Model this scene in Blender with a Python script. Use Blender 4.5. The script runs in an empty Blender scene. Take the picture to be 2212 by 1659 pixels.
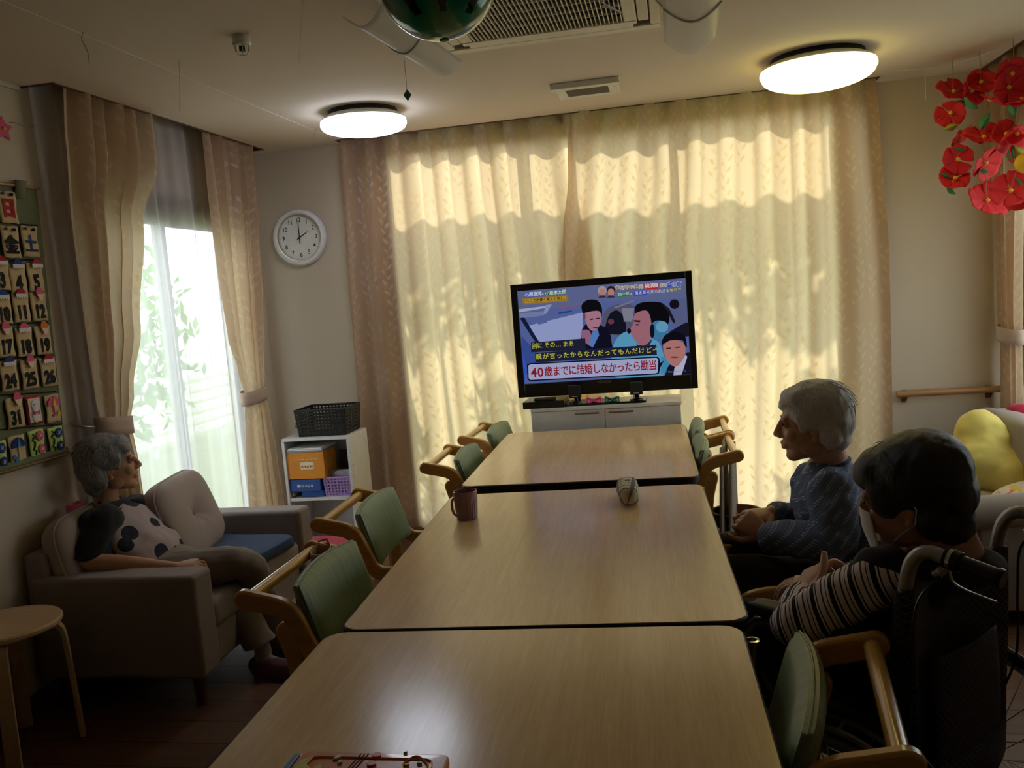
import bpy, math, random
from math import sin, cos, pi, sqrt, radians
from mathutils import Vector, Matrix, Euler
random.seed(7)
S = bpy.context.scene
COL = S.collection

# ---------------------------------------------------------------- camera
W_PX, H_PX = 2212.0, 1659.0
F_PX, CAM_H, YAW, PITCH, ROLL = 1887.11, 1.4252, .1891, -.1046, -.0785
ROT = Matrix.Rotation(YAW, 3, 'Z') @ Matrix.Rotation(pi/2+PITCH, 3, 'X') @ Matrix.Rotation(ROLL, 3, 'Z')
cam_d = bpy.data.cameras.new('camera')
cam = bpy.data.objects.new('camera', cam_d); COL.objects.link(cam)
cam_d.sensor_width = 36.0; cam_d.sensor_fit = 'HORIZONTAL'; cam_d.lens = 36.0*F_PX/W_PX
cam_d.clip_start = .02; cam_d.clip_end = 200
cam.matrix_world = Matrix.Translation((0, 0, CAM_H)) @ ROT.to_4x4()
S.camera = cam

# ---------------------------------------------------------------- view and world
S.view_settings.view_transform = 'Standard'; S.view_settings.look = 'None'
S.view_settings.exposure = 0.14; S.view_settings.gamma = 1.0; S.view_settings.use_curve_mapping = False
S.cycles.max_bounces = 8; S.cycles.diffuse_bounces = 4; S.cycles.glossy_bounces = 4
S.cycles.transmission_bounces = 6; S.cycles.transparent_max_bounces = 16
S.cycles.use_denoising = True; S.cycles.sample_clamp_indirect = 6.0
S.cycles.caustics_reflective = False; S.cycles.caustics_refractive = False
wd = bpy.data.worlds.new('sky'); S.world = wd; wd.use_nodes = True
bg = wd.node_tree.nodes['Background']; bg.inputs[0].default_value = (.90, .95, 1.0, 1); bg.inputs[1].default_value = 5.6
sun_d = bpy.data.lights.new('sun', 'SUN'); sun_d.energy = 4.5; sun_d.angle = radians(1.2); sun_d.color = (1.0, .91, .76)
sun = bpy.data.objects.new('sun', sun_d); COL.objects.link(sun); sun.location = (2, 9, 8)
SUN_DIR = Vector((-.26, -1.0, -.78)).normalized()
sun.rotation_euler = SUN_DIR.to_track_quat('-Z', 'Y').to_euler()

# ---------------------------------------------------------------- measuring helper: a pixel of the photo -> a point on a plane of the room
def at(px, py, x=None, y=None, z=None):
    d = ROT @ Vector(((px-W_PX/2)/F_PX, -(py-H_PX/2)/F_PX, -1.0)); o = Vector((0, 0, CAM_H))
    if x is not None: t = x/d.x
    elif y is not None: t = y/d.y
    else: t = (z-CAM_H)/d.z
    return o+d*t

# ---------------------------------------------------------------- materials
def lin(r, g, b):
    f = lambda c: ((c/255.0+.055)/1.055)**2.4 if c/255.0 > .04045 else c/255.0/12.92
    return (f(r), f(g), f(b), 1)

class G:
    """small shorthand for building node graphs"""
    def __init__(s, name):
        s.mat = bpy.data.materials.new(name); s.mat.use_nodes = True; s.nt = s.mat.node_tree
        s.nt.nodes.clear(); s.out = s.nt.nodes.new('ShaderNodeOutputMaterial')
    def n(s, t, **kw):
        nd = s.nt.nodes.new(t)
        for k, v in kw.items(): setattr(nd, k, v)
        return nd
    def put(s, sock, v):
        if isinstance(v, bpy.types.NodeSocket): s.nt.links.new(v, sock)
        elif v is not None: sock.default_value = v
    def m(s, op, a, b=None, c=None):
        nd = s.n('ShaderNodeMath', operation=op)
        s.put(nd.inputs[0], a); s.put(nd.inputs[1], b)
        if c is not None: s.put(nd.inputs[2], c)
        return nd.outputs[0]
    def mix(s, f, a, b):
        nd = s.n('ShaderNodeMix', data_type='RGBA'); s.put(nd.inputs[0], f); s.put(nd.inputs[6], a); s.put(nd.inputs[7], b)
        return nd.outputs[2]
    def coord(s, kind='Object'): return s.n('ShaderNodeTexCoord').outputs[kind]
    def sep(s, v):
        nd = s.n('ShaderNodeSeparateXYZ'); s.put(nd.inputs[0], v); return nd.outputs
    def comb(s, x, y, z=0.0):
        nd = s.n('ShaderNodeCombineXYZ'); s.put(nd.inputs[0], x); s.put(nd.inputs[1], y); s.put(nd.inputs[2], z); return nd.outputs[0]
    def noise(s, v, scale, detail=3.0, rough=.5, stretch=None):
        if stretch:
            mp = s.n('ShaderNodeMapping'); s.put(mp.inputs[0], v); mp.inputs['Scale'].default_value = stretch; v = mp.outputs[0]
        nd = s.n('ShaderNodeTexNoise'); s.put(nd.inputs['Vector'], v); nd.inputs['Scale'].default_value = scale
        nd.inputs['Detail'].default_value = detail; nd.inputs['Roughness'].default_value = rough
        return nd.outputs[0]
    def bsdf(s, color, rough=.6, metal=0.0, bump=None, bstr=.3, bdist=.002, spec=.5, **kw):
        b = s.n('ShaderNodeBsdfPrincipled'); s.put(b.inputs['Base Color'], color); s.put(b.inputs['Roughness'], rough)
        s.put(b.inputs['Metallic'], metal); b.inputs['Specular IOR Level'].default_value = spec
        for k, v in kw.items(): s.put(b.inputs[k.replace('_', ' ')], v)
        if bump is not None:
            bn = s.n('ShaderNodeBump'); bn.inputs['Strength'].default_value = bstr; bn.inputs['Distance'].default_value = bdist
            s.put(bn.inputs['Height'], bump); s.nt.links.new(bn.outputs[0], b.inputs['Normal'])
        return b.outputs[0]
    def done(s, sh): s.nt.links.new(sh, s.out.inputs[0]); return s.mat

def plain(name, rgb, rough=.6, metal=0.0, var=.12, nscale=30, bstr=.15, **kw):
    g = G(name); c = lin(*rgb); co = g.coord()
    nz = g.noise(co, nscale)
    dark = tuple(x*(1-var) for x in c[:3])+(1,); light = tuple(min(1, x*(1+var)) for x in c[:3])+(1,)
    return g.done(g.bsdf(g.mix(nz, dark, light), rough, metal, bump=nz, bstr=bstr, **kw))

def fabric(name, rgb, weave=900, var=.18, rough=.95, stripe=None):
    g = G(name); co = g.coord(); c = lin(*rgb)
    n1 = g.noise(co, 6); n2 = g.noise(co, weave, 1)
    f = g.m('ADD', g.m('MULTIPLY', n1, .6), g.m('MULTIPLY', n2, .4))
    dark = tuple(x*(1-var) for x in c[:3])+(1,); light = tuple(min(1, x*(1+var)) for x in c[:3])+(1,)
    return g.done(g.bsdf(g.mix(f, dark, light), rough, bump=n2, bstr=.25, bdist=.001, Sheen_Weight=.15))

def wood(name, dark, light, axis=1, scale=14, rough=.4, stretch=22, coat=0.0):
    g = G(name); co = g.coord(); st = [stretch, stretch, stretch]; st[axis] = 1.0
    n1 = g.noise(co, scale*.12, 4, .6, tuple(st)); n2 = g.noise(co, scale*.6, 2, .5, tuple(st))
    f = g.m('ADD', g.m('MULTIPLY', n1, .65), g.m('MULTIPLY', n2, .35))
    rp = g.n('ShaderNodeMapRange'); g.put(rp.inputs[0], f); rp.inputs[1].default_value = .3; rp.inputs[2].default_value = .7
    return g.done(g.bsdf(g.mix(rp.outputs[0], lin(*dark), lin(*light)), rough, bump=n2, bstr=.06, Coat_Weight=coat, Coat_Roughness=.15))

def emit(name, rgb, strength):
    g = G(name); e = g.n('ShaderNodeEmission'); e.inputs[0].default_value = lin(*rgb); e.inputs[1].default_value = strength
    return g.done(e.outputs[0])

def leaf_mask(g, uv, scale=1.0, cut=.50):
    """leafy sprigs in the cloth's own coordinates (metres)"""
    u, v, _ = g.sep(uv)
    nz = g.noise(uv, 3.0, 1)
    u = g.m('MULTIPLY', u, 1/scale); v = g.m('MULTIPLY', v, 1/scale)
    u = g.m('ADD', u, g.m('MULTIPLY', g.m('SINE', g.m('MULTIPLY', v, 17.0)), .016))
    cx = g.m('FLOOR', g.m('DIVIDE', u, .118)); x = g.m('SUBTRACT', g.m('SUBTRACT', u, g.m('MULTIPLY', cx, .118)), .059)
    par = g.m('MULTIPLY', g.m('FRACT', g.m('MULTIPLY', cx, .37)), .2); v = g.m('ADD', v, par)
    res = g.m('LESS_THAN', g.m('ABSOLUTE', x), .0012)
    for sgn, off in ((1, 0.0), (-1, .031)):
        vv = g.m('ADD', v, off); cy = g.m('FLOOR', g.m('DIVIDE', vv, .060))
        y = g.m('SUBTRACT', g.m('SUBTRACT', vv, g.m('MULTIPLY', cy, .060)), .030)
        dx = g.m('SUBTRACT', g.m('MULTIPLY', x, float(sgn)), .021)
        a = g.m('ADD', g.m('MULTIPLY', dx, .70), g.m('MULTIPLY', y, .71)); b = g.m('SUBTRACT', g.m('MULTIPLY', y, .70), g.m('MULTIPLY', dx, .71))
        # pointed leaf: |b| < w*(1-(a/l)^2)
        w = g.m('MULTIPLY', g.m('SUBTRACT', 1.0, g.m('POWER', g.m('DIVIDE', a, .0235), 2.0)), .0090)
        res = g.m('MAXIMUM', res, g.m('LESS_THAN', g.m('ABSOLUTE', b), w))
    keep = g.m('GREATER_THAN', g.noise(uv, 5.5, 0), cut-.08)
    return g.m('MULTIPLY', res, keep)

def curtain_mat(name, base, leaf, trans, tr_leaf, tmix):
    g = G(name); uv = g.coord('UV'); mk = leaf_mask(g, uv)
    wv = g.noise(uv, 260, 1, .5, (1, 6, 1))
    colr = g.mix(mk, lin(*base), lin(*leaf))
    colt = g.mix(mk, lin(*trans), lin(*tr_leaf))
    d = g.bsdf(colr, .85, bump=wv, bstr=.1, bdist=.001, Sheen_Weight=.1)
    t = g.n('ShaderNodeBsdfTranslucent'); g.put(t.inputs[0], colt)
    mx = g.n('ShaderNodeMixShader'); mx.inputs[0].default_value = tmix
    g.nt.links.new(d, mx.inputs[1]); g.nt.links.new(t.outputs[0], mx.inputs[2])
    return g.done(mx.outputs[0])

M = {}
def mats():
    g = G('vinyl floor planks'); co = g.coord(); bk = g.n('ShaderNodeTexBrick'); g.put(bk.inputs['Vector'], co)
    bk.inputs['Scale'].default_value = 1.0; bk.inputs['Brick Width'].default_value = 1.2; bk.inputs['Row Height'].default_value = .15
    bk.inputs['Mortar Size'].default_value = .003; bk.inputs['Color1'].default_value = lin(124, 88, 64); bk.inputs['Color2'].default_value = lin(104, 72, 52)
    bk.inputs['Mortar'].default_value = lin(40, 26, 18)
    n = g.noise(co, 3, 5, .6, (1.5, 14, 1)); c = g.mix(g.m('MULTIPLY', n, .6), bk.outputs[0], lin(52, 34, 24))
    M['floor'] = g.done(g.bsdf(c, .42, bump=n, bstr=.1))
    g = G('ceiling paper'); co = g.coord(); n = g.noise(co, 180, 2); n1 = g.noise(co, 1.2, 2)
    M['ceiling'] = g.done(g.bsdf(g.mix(n1, lin(218, 202, 184), lin(226, 212, 196)), .9, bump=n, bstr=.2, bdist=.001))
    g = G('wall paper'); co = g.coord(); n = g.noise(co, 150, 2); n1 = g.noise(co, .8, 2)
    M['wall'] = g.done(g.bsdf(g.mix(n1, lin(198, 184, 164), lin(208, 195, 176)), .9, bump=n, bstr=.3, bdist=.001))
    M['white_plastic'] = plain('white plastic', (222, 220, 212), .4)
    M['ac_plastic'] = plain('ivory plastic', (216, 208, 188), .4)
    M['frame_white'] = plain('pale window frame', (200, 196, 190), .4)
    M['box_trim'] = plain('brown curtain box', (92, 66, 54), .5)
    M['brown_trim'] = plain('dark brown window trim', (96, 58, 40), .5)
    M['black_plastic'] = plain('black plastic', (14, 14, 15), .28, bstr=.02)
    M['black_matte'] = plain('black matte plastic', (22, 21, 22), .6, bstr=.05)
    M['dark_edge'] = plain('dark rubber edge', (36, 32, 32), .5)
    M['steel'] = plain('chromed steel', (200, 198, 192), .22, 1.0, bstr=.02)
    M['alu'] = plain('grey lacquered aluminium', (168, 164, 162), .35, .55, bstr=.02)
    M['brushed'] = plain('brushed handle', (150, 140, 130), .35, 1.0)
    M['grille_dark'] = plain('dark grille depth', (34, 32, 28), .8)
    M['hole'] = plain('dark recess', (28, 24, 22), .9)
    # laminate table top: fine grain running along the table, semi gloss
    g = G('beech laminate'); co = g.coord()
    n1 = g.noise(co, 2.2, 4, .6, (26, 1.2, 1)); n2 = g.noise(co, 9, 3, .6, (30, 1.5, 1)); n3 = g.noise(co, 900, 1)
    f = g.m('ADD', g.m('MULTIPLY', n1, .5), g.m('MULTIPLY', n2, .5))
    rp = g.n('ShaderNodeMapRange'); g.put(rp.inputs[0], f); rp.inputs[1].default_value = .35; rp.inputs[2].default_value = .65
    M['table'] = g.done(g.bsdf(g.mix(rp.outputs[0], lin(226, 190, 138), lin(240, 208, 158)), .19, bump=n3, bstr=.02, bdist=.0004, spec=.72))
    M['chair_wood'] = wood('honey beech wood', (206, 146, 74), (228, 176, 102), 0, 14, .3, coat=.4)
    M['bar_wood'] = wood('honey beech dowel', (214, 160, 76), (236, 188, 104), 1, 14, .26, coat=.5)
    M['stool_wood'] = wood('pale birch', (186, 152, 112), (210, 178, 138), 0, 12, .45)
    M['rail_wood'] = wood('rail wood', (150, 108, 66), (176, 132, 84), 0, 12, .4)
    g = G('green striped vinyl'); co = g.coord(); sx = g.sep(co)
    n = g.noise(co, 60, 3, .7, (1, 26, .3)) ; n2 = g.noise(co, 12, 2, .6, (.2, 12, .2)); nf = g.noise(co, 500, 1)
    f = g.m('ADD', g.m('MULTIPLY', n, .6), g.m('MULTIPLY', n2, .5))
    rp = g.n('ShaderNodeMapRange'); g.put(rp.inputs[0], f); rp.inputs[1].default_value = .35; rp.inputs[2].default_value = .72
    M['green_vinyl'] = g.done(g.bsdf(g.mix(rp.outputs[0], lin(112, 138, 110), lin(160, 174, 138)), .42, bump=nf, bstr=.05))
    M['sofa'] = fabric('grey brown sofa cloth', (146, 134, 131))
    M['sofa_light'] = fabric('light taupe cushion cloth', (168, 152, 144))
    M['navy'] = fabric('navy cushion cloth', (34, 62, 100), 500)
    M['navy_dark'] = fabric('dark navy cloth', (20, 28, 46), 500)
    M['green_cloth'] = fabric('moss green cloth', (72, 92, 48), 500)
    M['yellow_plush'] = fabric('yellow plush', (222, 204, 110), 300, .1)
    M['crimson'] = fabric('crimson cloth', (168, 28, 58), 400)
    M['beige_cloth'] = fabric('beige cloth', (170, 152, 124), 400)
    M['grey_cloth'] = fabric('grey cloth', (136, 126, 116), 400)
    M['sofa_r'] = fabric('warm grey sofa cloth', (146, 134, 122))
    M['curtain'] = curtain_mat('leafy beige curtain', (188, 158, 142), (228, 214, 194), (242, 222, 184), (224, 196, 150), .48)
    g = G('lace curtain'); uv = g.coord('UV'); wv = g.noise(uv, 300, 1)
    tr = g.n('ShaderNodeBsdfTransparent'); tl = g.n('ShaderNodeBsdfTranslucent'); tl.inputs[0].default_value = (.66, .66, .69, 1)
    df = g.n('ShaderNodeBsdfDiffuse'); df.inputs[0].default_value = (.60, .58, .62, 1)
    a = g.n('ShaderNodeMixShader'); a.inputs[0].default_value = .5; g.nt.links.new(tl.outputs[0], a.inputs[1]); g.nt.links.new(df.outputs[0], a.inputs[2])
    b = g.n('ShaderNodeMixShader'); g.put(b.inputs[0], g.m('ADD', g.m('MULTIPLY', wv, .22), .60)); g.nt.links.new(tr.outputs[0], b.inputs[1]); g.nt.links.new(a.outputs[0], b.inputs[2])
    M['lace'] = g.done(b.outputs[0])
    g = G('window glass'); tr = g.n('ShaderNodeBsdfTransparent'); tr.inputs[0].default_value = (.95, .97, .96, 1)
    gl = g.n('ShaderNodeBsdfGlossy'); gl.inputs['Roughness'].default_value = .02
    a = g.n('ShaderNodeMixShader'); a.inputs[0].default_value = .05
    g.nt.links.new(tr.outputs[0], a.inputs[1]); g.nt.links.new(gl.outputs[0], a.inputs[2]); M['glass'] = g.done(a.outputs[0])
    g = G('milky film'); tr = g.n('ShaderNodeBsdfTransparent'); tr.inputs[0].default_value = (.96, .96, .96, 1); b_ = g.bsdf(lin(225, 222, 222), .35)
    tl = g.n('ShaderNodeBsdfTranslucent'); tl.inputs[0].default_value = (.8, .8, .8, 1)
    a = g.n('ShaderNodeMixShader'); a.inputs[0].default_value = .4; g.nt.links.new(b_, a.inputs[1]); g.nt.links.new(tl.outputs[0], a.inputs[2])
    b = g.n('ShaderNodeMixShader'); b.inputs[0].default_value = .62; g.nt.links.new(tr.outputs[0], b.inputs[1]); g.nt.links.new(a.outputs[0], b.inputs[2]); M['film'] = g.done(b.outputs[0])
    M['skin'] = plain('skin', (178, 128, 100), .55, var=.14, nscale=40, bstr=.2, Subsurface_Weight=.0)
    M['leafgreen'] = None
    g = G('outdoor leaves'); co = g.coord(); n = g.noise(co, 4, 2); c = g.mix(n, lin(70, 110, 30), lin(150, 190, 70))
    d = g.n('ShaderNodeBsdfDiffuse'); g.put(d.inputs[0], c); t = g.n('ShaderNodeBsdfTranslucent'); g.put(t.inputs[0], c)
    a = g.n('ShaderNodeMixShader'); a.inputs[0].default_value = .4; g.nt.links.new(d.outputs[0], a.inputs[1]); g.nt.links.new(t.outputs[0], a.inputs[2]); M['leaves'] = g.done(a.outputs[0])
    M['bark'] = plain('bark', (84, 66, 50), .9)
    M['ground'] = plain('garden soil and grass', (120, 130, 90), .95, nscale=6)
    M['ink'] = plain('dark print', (26, 26, 30), .6)
    M['white_paint'] = plain('white laminate', (214, 212, 210), .45)
mats()
# ---------------------------------------------------------------- mesh building
FRAME = {}          # object -> world matrix used while building
class MB:
    def __init__(s): s.v = []; s.f = []; s.mi = []; s.uv = None
    def add(s, vs, fs, m=0, X=None):
        o = len(s.v)
        for p in vs:
            p = Vector(p); s.v.append(X @ p if X is not None else p)
        for f in fs: s.f.append([i+o for i in f]); s.mi.append(m)
        return s
    def box(s, c, d, m=0, X=None, rot=None):
        c = Vector(c); R = rot.to_matrix() if rot else Matrix.Identity(3)
        vs = [c + R @ Vector((d[0]*.5*a, d[1]*.5*b, d[2]*.5*e)) for e in (-1, 1) for b in (-1, 1) for a in (-1, 1)]
        return s.add(vs, [(0, 2, 3, 1), (4, 5, 7, 6), (0, 1, 5, 4), (2, 6, 7, 3), (0, 4, 6, 2), (1, 3, 7, 5)], m, X)
    def bb(s, x0, x1, y0, y1, z0, z1, m=0):
        return s.box(((x0+x1)/2, (y0+y1)/2, (z0+z1)/2), (x1-x0, y1-y0, z1-z0), m)
    def grid(s, fn, nu, nv, cu=False, cv=False, m=0, X=None):
        vs = [fn(i/(nu if cu else nu-1), j/(nv if cv else nv-1)) for j in range(nv) for i in range(nu)]
        fs = []
        for j in range(nv if cv else nv-1):
            for i in range(nu if cu else nu-1):
                a, b = j*nu+i, j*nu+(i+1) % nu; c, d = ((j+1) % nv)*nu+(i+1) % nu, ((j+1) % nv)*nu+i
                fs.append((a, b, c, d))
        return s.add(vs, fs, m, X)
    def tube(s, pts, r, n=12, m=0, closed=False, X=None, flat=None):
        P = [Vector(p) for p in pts]; k = len(P)
        rr = r if isinstance(r, (list, tuple)) else [r]*k
        T = [((P[(i+1) % k]-P[i-1]) if closed else (P[min(i+1, k-1)]-P[max(i-1, 0)])).normalized() for i in range(k)]
        up = Vector((0, 0, 1)) if abs(T[0].z) < .9 else Vector((0, 1, 0))
        nrm = (up-T[0]*up.dot(T[0])).normalized(); vs = []
        for i in range(k):
            nrm = (nrm-T[i]*nrm.dot(T[i])).normalized(); bi = T[i].cross(nrm)
            for j in range(n):
                a = 2*pi*j/n; q = (flat or 1.0)
                vs.append(P[i]+(nrm*cos(a)*q+bi*sin(a))*rr[i])
        fs = []
        for i in range(k if closed else k-1):
            for j in range(n):
                a, b = i*n+j, i*n+(j+1) % n; c, d = ((i+1) % k)*n+(j+1) % n, ((i+1) % k)*n+j
                fs.append((a, b, c, d))
        if not closed: fs += [list(range(n))[::-1], [(k-1)*n+j for j in range(n)]]
        return s.add(vs, fs, m, X)
    def lathe(s, prof, n=32, m=0, X=None, caps=True):
        vs = [(r*cos(2*pi*j/n), r*sin(2*pi*j/n), z) for r, z in prof for j in range(n)]
        fs = [(i*n+j, i*n+(j+1) % n, (i+1)*n+(j+1) % n, (i+1)*n+j) for i in range(len(prof)-1) for j in range(n)]
        if caps:
            if prof[0][0] > 1e-4: fs.append(list(range(n))[::-1])
            if prof[-1][0] > 1e-4: fs.append([(len(prof)-1)*n+j for j in range(n)])
        return s.add(vs, fs, m, X)
    def ell(s, c, r, m=0, rot=None, nu=24, nv=14, e=1.0, X=None):
        c = Vector(c); R = rot.to_matrix() if rot else Matrix.Identity(3)
        r = (r, r, r) if not isinstance(r, (tuple, list)) else r
        pw = lambda t: math.copysign(abs(t)**e, t)
        def fn(u, v):
            a = 2*pi*u; b = pi*(v-.5)
            return c+R @ Vector((r[0]*pw(cos(b))*pw(cos(a)), r[1]*pw(cos(b))*pw(sin(a)), r[2]*pw(sin(b))))
        return s.grid(fn, nu, nv, cu=True, m=m, X=X)
    def prism(s, poly, d0, d1, m=0, X=None):
        n = len(poly); vs = [(p[0], p[1], d0) for p in poly]+[(p[0], p[1], d1) for p in poly]
        fs = [list(range(n))[::-1], list(range(n, 2*n))]+[(i, (i+1) % n, n+(i+1) % n, n+i) for i in range(n)]
        return s.add(vs, fs, m, X)
    def poly(s, pts, m=0, X=None): return s.add(pts, [list(range(len(pts)))], m, X)
    def strip(s, pts, w, d, m=0, X=None):
        """a bent plank: 2-D centre line pts (x,z) thickened to w, d deep in y, rounded ends"""
        P = catmull(pts, 6); k = len(P); L = []; R_ = []
        for i in range(k):
            t = (Vector(P[min(i+1, k-1)])-Vector(P[max(i-1, 0)])).normalized(); nn = Vector((-t.y, t.x)); ww = w[0]+(w[1]-w[0])*i/(k-1) if isinstance(w, tuple) else w
            L.append(Vector(P[i])+nn*ww/2); R_.append(Vector(P[i])-nn*ww/2)
        def cap(a, b, t):
            c = (a+b)/2; r = (a-b)/2; return [c+r*cos(q)+t*r.length*sin(q) for q in (pi/6, pi/3, pi/2, 2*pi/3, 5*pi/6)]
        t1 = (Vector(P[-1])-Vector(P[-2])).normalized(); t0 = (Vector(P[0])-Vector(P[1])).normalized()
        out = L+cap(L[-1], R_[-1], t1)+R_[::-1]+cap(R_[0], L[0], t0)
        n = len(out); vs = [(p.x, -d/2, p.y) for p in out]+[(p.x, d/2, p.y) for p in out]
        fs = [(i, (i+1) % n, n+(i+1) % n, n+i) for i in range(n)]
        # side faces as quads between left and right rails
        for o in (0, n):
            for i in range(k-1):
                a, b, c, e = o+i, o+i+1, o+(k+5)+(k-1-(i+1)), o+(k+5)+(k-1-i)
                fs.append((a, e, c, b) if o == 0 else (a, b, c, e))
            c1 = [o+k-1]+[o+k+j for j in range(5)]+[o+k+5]; c0 = [o+2*k+4]+[o+2*k+5+j for j in range(5)]+[o]
            fs.append(c1[::-1] if o == 0 else c1); fs.append(c0[::-1] if o == 0 else c0)
        return s.add(vs, fs, m, X)
    def text(s, t, size, X, m=0, align='CENTER', bold=0.0, sx=1.0):
        cu = bpy.data.curves.new('t', 'FONT'); cu.body = t; cu.size = size; cu.align_x = align; cu.align_y = 'CENTER'; cu.offset = bold; cu.resolution_u = 3
        ob = bpy.data.objects.new('t', cu); COL.objects.link(ob)
        dg = bpy.context.evaluated_depsgraph_get(); dg.update()
        me = bpy.data.meshes.new_from_object(ob.evaluated_get(dg))
        s.add([(v.co.x*sx, v.co.y, v.co.z) for v in me.vertices], [list(p.vertices) for p in me.polygons], m, X)
        bpy.data.objects.remove(ob); bpy.data.curves.remove(cu); bpy.data.meshes.remove(me)
        return s
    def build(s, name, mat, parent=None, bevel=0, sub=0, sharp=35, solid=0, origin=None, uv=None, seg=2):
        Minv = None
        if parent is not None: Mw = FRAME.get(parent, Matrix.Identity(4)); Minv = Mw.inverted()
        else:
            if origin is None:
                xs = [p.x for p in s.v]; ys = [p.y for p in s.v]; zs = [p.z for p in s.v]
                origin = ((min(xs)+max(xs))/2, (min(ys)+max(ys))/2, min(zs))
            Mw = Matrix.Translation(Vector(origin)); Minv = Mw.inverted()
        me = bpy.data.meshes.new(name)
        me.from_pydata([tuple(Minv @ p) for p in s.v], [], s.f); me.validate(clean_customdata=False)
        mt = mat if isinstance(mat, (list, tuple)) else [mat]
        for q in mt: me.materials.append(M[q] if isinstance(q, str) else q)
        if len(mt) > 1 and len(s.mi) == len(me.polygons): me.polygons.foreach_set('material_index', s.mi)
        me.polygons.foreach_set('use_smooth', [True]*len(me.polygons))
        if not sub: me.set_sharp_from_angle(angle=radians(sharp))
        if uv:
            ul = me.uv_layers.new(name='UVMap')
            for lp in me.loops: ul.data[lp.index].uv = uv[lp.vertex_index]
        ob = bpy.data.objects.new(name, me); COL.objects.link(ob)
        if parent is not None: ob.parent = parent
        else: ob.location = Vector(origin)
        FRAME[ob] = Mw
        if bevel:
            b = ob.modifiers.new('b', 'BEVEL'); b.width = bevel; b.segments = seg; b.limit_method = 'ANGLE'; b.angle_limit = radians(40); b.harden_normals = False
        if sub: q = ob.modifiers.new('s', 'SUBSURF'); q.levels = sub; q.render_levels = sub
        if solid: q = ob.modifiers.new('t', 'SOLIDIFY'); q.thickness = solid; q.offset = 0
        return ob
    def blob(s, name, mat, parent=None, voxel=.005, smooth=6, sharp=180):
        ob = s.build(name, mat, parent, sharp=180)
        r = ob.modifiers.new('r', 'REMESH'); r.mode = 'VOXEL'; r.voxel_size = voxel; r.use_smooth_shade = True
        q = ob.modifiers.new('sm', 'SMOOTH'); q.iterations = smooth; q.factor = .5
        return ob

def catmull(pts, k=6):
    P = [Vector(p) for p in pts]; out = []
    for i in range(len(P)-1):
        a, b, c, d = P[max(i-1, 0)], P[i], P[i+1], P[min(i+2, len(P)-1)]
        for j in range(k):
            t = j/k; out.append(.5*((2*b)+(c-a)*t+(2*a-5*b+4*c-d)*t*t+(3*b-a-3*c+d)*t**3))
    return out+[P[-1]]

def tag(o, label=None, cat=None, group=None, kind=None):
    if label: o['label'] = label
    if cat: o['category'] = cat
    if group: o['group'] = group
    if kind: o['kind'] = kind
    return o
def thing(name, label, cat, loc=(0, 0, 0), rz=0.0, group=None):
    o = bpy.data.objects.new(name, None); COL.objects.link(o); o.location = loc; o.rotation_euler = (0, 0, rz)
    o.empty_display_size = .05
    FRAME[o] = Matrix.Translation(Vector(loc)) @ Matrix.Rotation(rz, 4, 'Z')
    return tag(o, label, cat, group)
def struct(mb, name, mat, **kw): return tag(mb.build(name, mat, **kw), kind='structure')
def dup(root, loc, rz, label, group=None):
    r = root.copy(); COL.objects.link(r); r.location = loc; r.rotation_euler = (0, 0, rz); r['label'] = label
    if group: r['group'] = group
    for ch in list(root.children):
        c = ch.copy(); COL.objects.link(c); c.parent = r
        for g in list(ch.children):
            d = g.copy(); COL.objects.link(d); d.parent = c
    return r
def local(parent, loc, rz=0.0): FRAME[parent] = Matrix.Identity(4)   # build parts in the thing's own coordinates
def XF(loc, ex=(1, 0, 0), ey=(0, 0, 1)):
    """frame with given x and y axes (for lettering and marks on surfaces)"""
    ex = Vector(ex).normalized(); ey = Vector(ey); ey = (ey-ex*ey.dot(ex)).normalized(); ez = ex.cross(ey); m = Matrix((ex, ey, ez)).transposed().to_4x4(); m.translation = Vector(loc); return m
# ---------------------------------------------------------------- the room
XL, XR, YB, YF, H = -2.44, 1.7465, 4.99, -1.7, 2.3625
T = .14
def wall_with_hole(name, axis, pos, out, a0, a1, holes):
    """axis 'x': wall plane x=pos running along y; axis 'y': plane y=pos running along x; holes = (b0,b1,z0,z1)"""
    mb = MB(); lo, hi = sorted((pos, pos+out*T)); top = H+.16
    def blk(b0, b1, z0, z1):
        if b1-b0 < 1e-4 or z1-z0 < 1e-4: return
        mb.bb(lo, hi, b0, b1, z0, z1) if axis == 'x' else mb.bb(b0, b1, lo, hi, z0, z1)
    cur = a0
    for b0, b1, z0, z1 in holes:
        blk(cur, b0, 0, top); blk(b0, b1, 0, z0); blk(b0, b1, z1, top); cur = b1
    blk(cur, a1, 0, top)
    return struct(mb, name, 'wall')
LW = (3.34, 4.70, .04, 1.97); BW = (-1.62, .96, .04, 2.355); RW = (3.05, 4.78, .62, 2.0)
wall_with_hole('wall_left', 'x', XL, -1, YF-T, YB+T, [LW])
wall_with_hole('wall_back', 'y', YB, 1, XL, XR, [BW])
wall_with_hole('wall_right', 'x', XR, 1, YF-T, YB+T, [RW])
wall_with_hole('wall_front', 'y', YF, -1, XL, XR, [])
struct(MB().bb(XL-T, XR+T, YF-T, YB+T, -.1, 0), 'floor', 'floor')
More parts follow.
